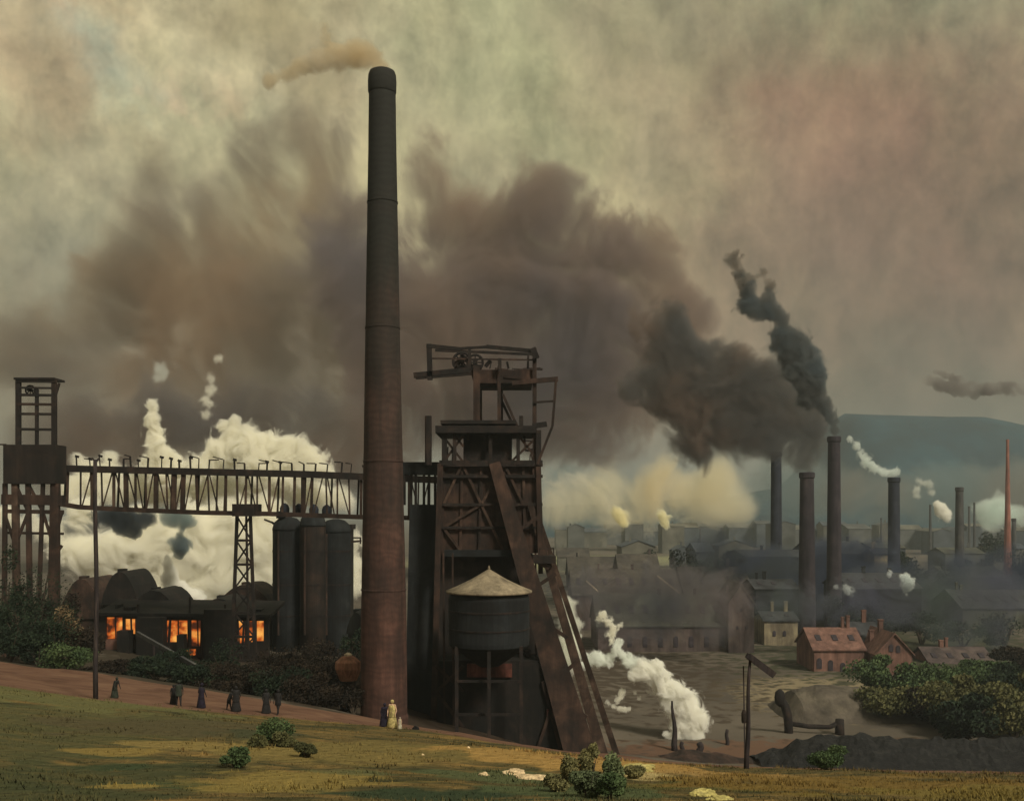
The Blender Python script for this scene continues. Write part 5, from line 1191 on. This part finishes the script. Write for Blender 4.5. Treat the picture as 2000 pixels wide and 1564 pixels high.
field_cloud('smoke_plume', 'tan smoke streaming left from the mouth of the big chimney', 'smoke',
      [(748, 138, 22), (734, 120, 26), (706, 108, 33), (676, 108, 36), (645, 114, 36), (615, 124, 32), (585, 134, 27), (556, 146, 23), (525, 158, 20), (634, 76, 22), (630, 50, 16)], D0, [(.84, .74, .56), (.87, .78, .60), (.84, .78, .66)], 3.0, 30, .55, amp=.8, lo=.35, hi=1.2, depth=.8, step=.5, ystretch=.6)
puffs('smoke_plume', 'flat dark smoke streak low in the sky at the far right', 'smoke', [(1810, 742, 10), (1850, 758, 12), (1900, 760, 14), (1950, 758, 14), (2000, 762, 14), (1880, 745, 8), (1828, 725, 5)], 600, V('streak_smoke', (.40, .36, .35), 1.5, 14, 600, nscale=.08), seed=33, sub=8, rough=.5, path=True)
field_cloud('smog_bank', 'dim brown smog lying before the far blue hill', 'smog', [(1600, 960, 80), (1700, 970, 85), (1800, 975, 90), (1900, 975, 85), (2020, 970, 110), (1520, 950, 90), (1400, 960, 80), (1250, 960, 80), (1100, 960, 80)], 1150, [(.48, .46, .42), (.40, .46, .46), (.32, .47, .52)], 2.6, 90, .012, amp=.6, depth=.6, step=.6)
field_cloud('steam_bank', 'long ochre bank of lit steam on the valley horizon', 'steam', [(1450, 1000, 40), (1410, 975, 66), (1365, 985, 66), (1320, 970, 70), (1285, 940, 66), (1265, 990, 60), (1395, 930, 54), (1215, 985, 66), (1165, 980, 66), (1110, 975, 66), (1075, 985, 60), (1180, 925, 50)], 800, [(.995, .93, .76), (.99, .96, .84), (.97, .95, .88)], 3.6, 80, .020, amp=1.0, lo=.2, hi=1.7, depth=.6, step=.6)
field_cloud('murk', 'low blue-black smoke settling between the valley stacks and mills', 'smoke', [(1500, 1110, 80), (1570, 1130, 90), (1640, 1110, 90), (1700, 1130, 90), (1760, 1150, 80), (1640, 1190, 80), (1560, 1180, 70), (1430, 1090, 60), (1830, 1150, 80), (1380, 1085, 50), (1900, 1140, 80), (1980, 1110, 80)], 292, [(.12, .15, .24), (.15, .18, .26), (.20, .23, .25)], 2.6, 95, .08, amp=.7, depth=.35, step=.6)
field_cloud('murk', 'thin violet smoke drifting before the right-hand mills and sheds', 'smoke', [(1490, 1190, 50), (1560, 1170, 70), (1640, 1180, 75), (1720, 1170, 75), (1800, 1170, 75), (1880, 1170, 80), (1960, 1160, 80), (1850, 1240, 60), (1940, 1240, 60)], 216, [(.24, .25, .36), (.25, .27, .33), (.24, .30, .29)], 1.3, 97, .1, amp=.7, depth=.25, step=.7)
field_cloud('murk', 'thin mauve smoke veiling the long mauve hall and work halls', 'smoke', [(1120, 1150, 60), (1190, 1160, 70), (1270, 1150, 80), (1350, 1160, 80), (1420, 1170, 70), (1300, 1210, 60), (1200, 1220, 60), (1400, 1230, 50)], 205, [(.36, .30, .32), (.32, .30, .32), (.26, .27, .32)], 1.9, 96, .1, amp=.7, depth=.3, step=.7)
field_cloud('smoke_cloud', 'low purplish dark smoke behind the bridge and its steam', 'smoke', [(150, 830, 80), (220, 850, 80), (300, 830, 90), (380, 840, 90), (460, 790, 90), (560, 800, 100), (660, 830, 100), (760, 850, 100), (640, 900, 80), (700, 930, 80), (250, 900, 60), (130, 900, 60)], 230, [(.46, .36, .31), (.38, .33, .31), (.34, .32, .33)], 2.4, 91, .07, amp=.8)
# steam
def soft_steam(label, nodes, D, seed, tau=9, colr=(.996, .984, .915), name='steam_cloud', amp=.95, lo=.34, hi=1.05, ns=None, step=.5):
    rm = float(np.mean([q[2] for q in nodes])) / 2000 * D
    return field_cloud(name, label, 'steam', nodes, D, [tuple(v * .97 for v in colr), colr, colr], tau, seed, ns or .9 / rm, amp=amp, depth=.8, lo=lo, hi=hi, step=step, ystretch=.6, anis=-.15)
def steam(label, nodes, D, seed, tau=6, rpx=None, colr=(.995, .985, .92), name='steam_cloud', sub=10, rough=.38, an=.1, dj=.5, ns=None, path=None):
    rpx = rpx or np.mean([q[2] for q in nodes])
    path = name in ('steam_wisp', 'steam_plume') if path is None else path
    ns = ns or (1.0 / (rpx / 2000 * D) * (1.1 if path else .9))
    return puffs(name, label, 'steam', nodes, D, V('steam_%d' % seed, colr, tau * 1.2, rpx, D, an, nscale=ns, lo=.30, hi=.56), seed=seed, sub=sub, rough=rough, group=None, dj=dj, path=path)
soft_steam('great bank of bright steam behind the bridge and pylon', [(150, 1080, 45), (205, 1080, 55), (260, 1075, 60), (330, 1100, 65), (400, 1090, 70), (470, 1080, 65), (520, 1060, 60), (350, 1150, 55), (420, 1150, 50), (240, 1110, 50), (160, 1000, 40), (370, 1030, 60), (450, 1020, 60), (510, 1130, 55), (690, 1060, 30), (690, 1150, 30), (700, 1110, 30), (400, 1190, 30), (100, 1040, 34), (60, 1020, 26), (300, 1160, 40), (380, 1150, 50), (460, 1140, 50), (530, 1000, 40), (260, 1010, 45), (310, 1040, 60), (200, 1130, 40), (10, 1010, 30)], 165, 41, tau=11)
soft_steam('lofty billow of bright steam over the right half of the bridge', [(440, 890, 40), (480, 870, 45), (530, 875, 45), (575, 885, 40), (610, 905, 34), (445, 840, 28), (420, 880, 30), (500, 920, 50), (560, 930, 50), (640, 930, 26), (390, 920, 35), (460, 820, 15)], 175, 42, tau=10)
soft_steam('narrow tower of bright steam rising above the left part of the bridge', [(310, 880, 30), (300, 850, 26), (298, 820, 20), (296, 795, 17), (330, 895, 26), (345, 915, 26), (290, 910, 26), (320, 930, 34)], 175, 43, tau=9)
soft_steam('small pale steam puffs above the bridge beside the tall pole', [(218, 892, 18.4), (160, 905, 25.3), (175, 930, 39.1), (215, 925, 29.9), (145, 960, 39.1), (200, 960, 39.1)], 175, 44, tau=5)
soft_steam('greyish steam veiling the lattice of the bridge', [(230, 950, 46.0), (280, 955, 46.0), (330, 955, 48.3), (390, 955, 48.3), (450, 960, 48.3), (510, 960, 48.3), (570, 960, 46.0), (620, 965, 43.7), (670, 970, 39.1)], 182, 45, tau=7)
soft_steam('faint vertical wisp of steam high above the bridge', [(400, 810, 13.0), (404, 785, 15.9), (410, 760, 15.9), (412, 738, 11.6), (425, 700, 11.6)], 178, 46, tau=2.2, name='steam_wisp', amp=.8, lo=.2, hi=1.2)
soft_steam('faint bluish puff high above the narrow steam tower', [(313, 735, 17.4), (312, 716, 15.9), (322, 728, 10.2)], 178, 47, tau=1.2, colr=(.9, .94, .92), name='steam_wisp', amp=.8, lo=.2, hi=1.2)
soft_steam('white jet of steam over the low round-topped shed', [(330, 1120, 19.5), (328, 1100, 13.5), (335, 1140, 27.0), (352, 1160, 30.0), (375, 1175, 33.0), (392, 1190, 21.0), (326, 1088, 7.5)], 150, 48, tau=12, colr=(.997, .99, .96), name='steam_plume', amp=.6)
for lb_, nd_, cl_, tu_, sd_ in (('ragged blue-black smoke puff under the bridge right of the tall pole', [(200, 1008, 28), (232, 1012, 32), (264, 1018, 32), (290, 1010, 26), (262, 1040, 18), (240, 1032, 20)], (.16, .19, .22), 6, 60),
                              ('blue-grey smoke puff hanging under the bridge chord', [(326, 1010, 24), (350, 1016, 30), (374, 1020, 18)], (.34, .43, .45), 3.6, 61),
                              ('round blue-grey smoke puff lower down before the bright steam', [(343, 1056, 24), (360, 1066, 24), (348, 1082, 18)], (.30, .38, .42), 4, 62)):
    field_cloud('smoke_puff', lb_, 'smoke', nd_, 145, [tuple(v * .8 for v in cl_), cl_, tuple(v * 1.15 for v in cl_)], tu_, sd_, .55, amp=.8, lo=.4, hi=1.0, depth=.7, step=.5, ystretch=.6)['group'] = 'blue smoke puffs under the bridge'
# valley steam
soft_steam('thick white plume leaning up to the left from the valley floor', [(1348, 1430, 31.9), (1350, 1405, 34.8), (1338, 1380, 37.7), (1322, 1360, 37.7), (1300, 1340, 34.8), (1282, 1318, 29.0), (1262, 1306, 26.1), (1240, 1318, 17.4), (1285, 1298, 14.5), (1355, 1440, 24.6), (1322, 1425, 26.1), (1310, 1440, 13.0), (1298, 1432, 8.7), (1318, 1392, 20.3)], 138, 70, tau=12, colr=(.995, .99, .95), name='steam_plume', amp=1.0)
soft_steam('pale greenish steam joining the white plume to the tower foot', [(1240, 1290, 13.0), (1222, 1282, 15.9), (1205, 1270, 14.5), (1210, 1255, 11.6), (1190, 1290, 17.4), (1168, 1290, 17.4), (1160, 1280, 17.4), (1150, 1292, 13.0), (1128, 1298, 14.5), (1112, 1288, 13.0), (1226, 1296, 13.0)], 140, 71, tau=6, colr=(.97, .99, .96), name='steam_plume', amp=1.0)
soft_steam('frayed wisp of steam curling above the greenish steam', [(1195, 1252, 10.2), (1194, 1238, 11.6), (1200, 1226, 11.6), (1190, 1215, 11.6), (1176, 1205, 11.6), (1180, 1198, 8.7), (1212, 1220, 7.2), (1168, 1206, 7.2)], 141, 72, tau=4, name='steam_wisp', amp=1.1)
soft_steam('tall pale green steam column right of the raking legs', [(1112, 1290, 29.0), (1112, 1265, 31.9), (1114, 1240, 29.0), (1110, 1215, 23.2), (1112, 1195, 17.4), (1110, 1180, 17.4), (1104, 1172, 11.6), (1126, 1218, 17.4)], 130, 73, tau=3, colr=(.97, .98, .92), name='steam_plume', amp=1.0, hi=1.1)
soft_steam('thin curl of steam low beside the raking legs', [(1188, 1372, 7.5), (1198, 1378, 7.5), (1210, 1384, 9.0), (1220, 1384, 9.0), (1228, 1384, 6.0), (1212, 1360, 10.5), (1216, 1350, 9.0), (1206, 1368, 7.5), (1240, 1352, 6.0), (1248, 1364, 6.0)], 139, 74, tau=2.5, name='steam_wisp', amp=1.0, hi=1.1)
soft_steam('small white puff seen between the raking legs', [(1060, 1288, 12.0), (1068, 1296, 9.0), (1064, 1320, 9.0), (1070, 1345, 9.0), (1076, 1366, 6.0)], 120, 75, tau=5, name='steam_wisp', amp=.9)
# far steam, lit and ochre
soft_steam('bright yellow puff of lit steam on the horizon, left one', [(1203, 998, 13.5), (1212, 1008, 16.5), (1216, 1020, 13.5)], 700, 81, tau=6, colr=(.99, .95, .74), name='steam_puff')
soft_steam('bright yellow puff of lit steam on the horizon, right one', [(1290, 1002, 12.0), (1298, 1012, 13.5), (1300, 1024, 10.5)], 700, 82, tau=6, colr=(.99, .96, .78), name='steam_puff')
soft_steam('pale green plume trailing left from the dark teal stack', [(1752, 920, 10.2), (1742, 924, 13.0), (1724, 922, 13.0), (1706, 914, 14.5), (1692, 902, 14.5), (1682, 886, 13.0), (1672, 870, 11.6), (1660, 858, 8.7)], 300, 83, tau=3, colr=(.93, .98, .96), name='steam_plume', amp=.9, hi=1.0)
soft_steam('white puff beside the grey valley stack', [(1835, 990, 15.0), (1843, 1000, 18.0), (1848, 1012, 12.0), (1828, 985, 9.0)], 400, 84, tau=7, colr=(.99, .985, .95), name='steam_puff')
soft_steam('faint ring of steam above the white puff', [(1788, 955, 10.5), (1800, 942, 12.0), (1815, 945, 12.0), (1820, 962, 10.5), (1790, 968, 9.0)], 420, 85, tau=2, colr=(.93, .95, .90), name='steam_wisp', amp=1.0, hi=1.2)
soft_steam('bluish white puff low beside the dark teal stack', [(1768, 1128, 13.5), (1772, 1140, 15.0), (1770, 1150, 12.0)], 240, 86, tau=8, colr=(.95, .985, .98), name='steam_puff')
soft_steam('green glowing bank of steam at the far right horizon', [(1920, 1000, 29.0), (1945, 990, 31.9), (1960, 1005, 31.9), (1930, 1018, 26.1), (1990, 1010, 26.1)], 760, 87, tau=3, colr=(.90, .98, .95), name='steam_bank', amp=.9, hi=1.2)
soft_steam('tiny bluish puff left of the dark teal stack foot', [(1737, 1118, 7.5), (1735, 1124, 6.0)], 262, 88, tau=4, colr=(.92, .95, .97), name='steam_puff')
soft_steam('dim bluish wisp at the foot of the tallest valley stack', [(1650, 1148, 12.0), (1660, 1155, 13.5), (1634, 1146, 7.5)], 236, 89, tau=1.6, colr=(.85, .9, .92), name='steam_wisp', amp=1.0, hi=1.2)

# ------------------------------------------------------------------ haze
hz = MB(); hz.box(-3200, 3200, -60, 7200, -3, 330); h_ = hz.build('haze', vol('haze', (.68, .76, .80), 0.00030, .3)); h_['kind'] = 'stuff'
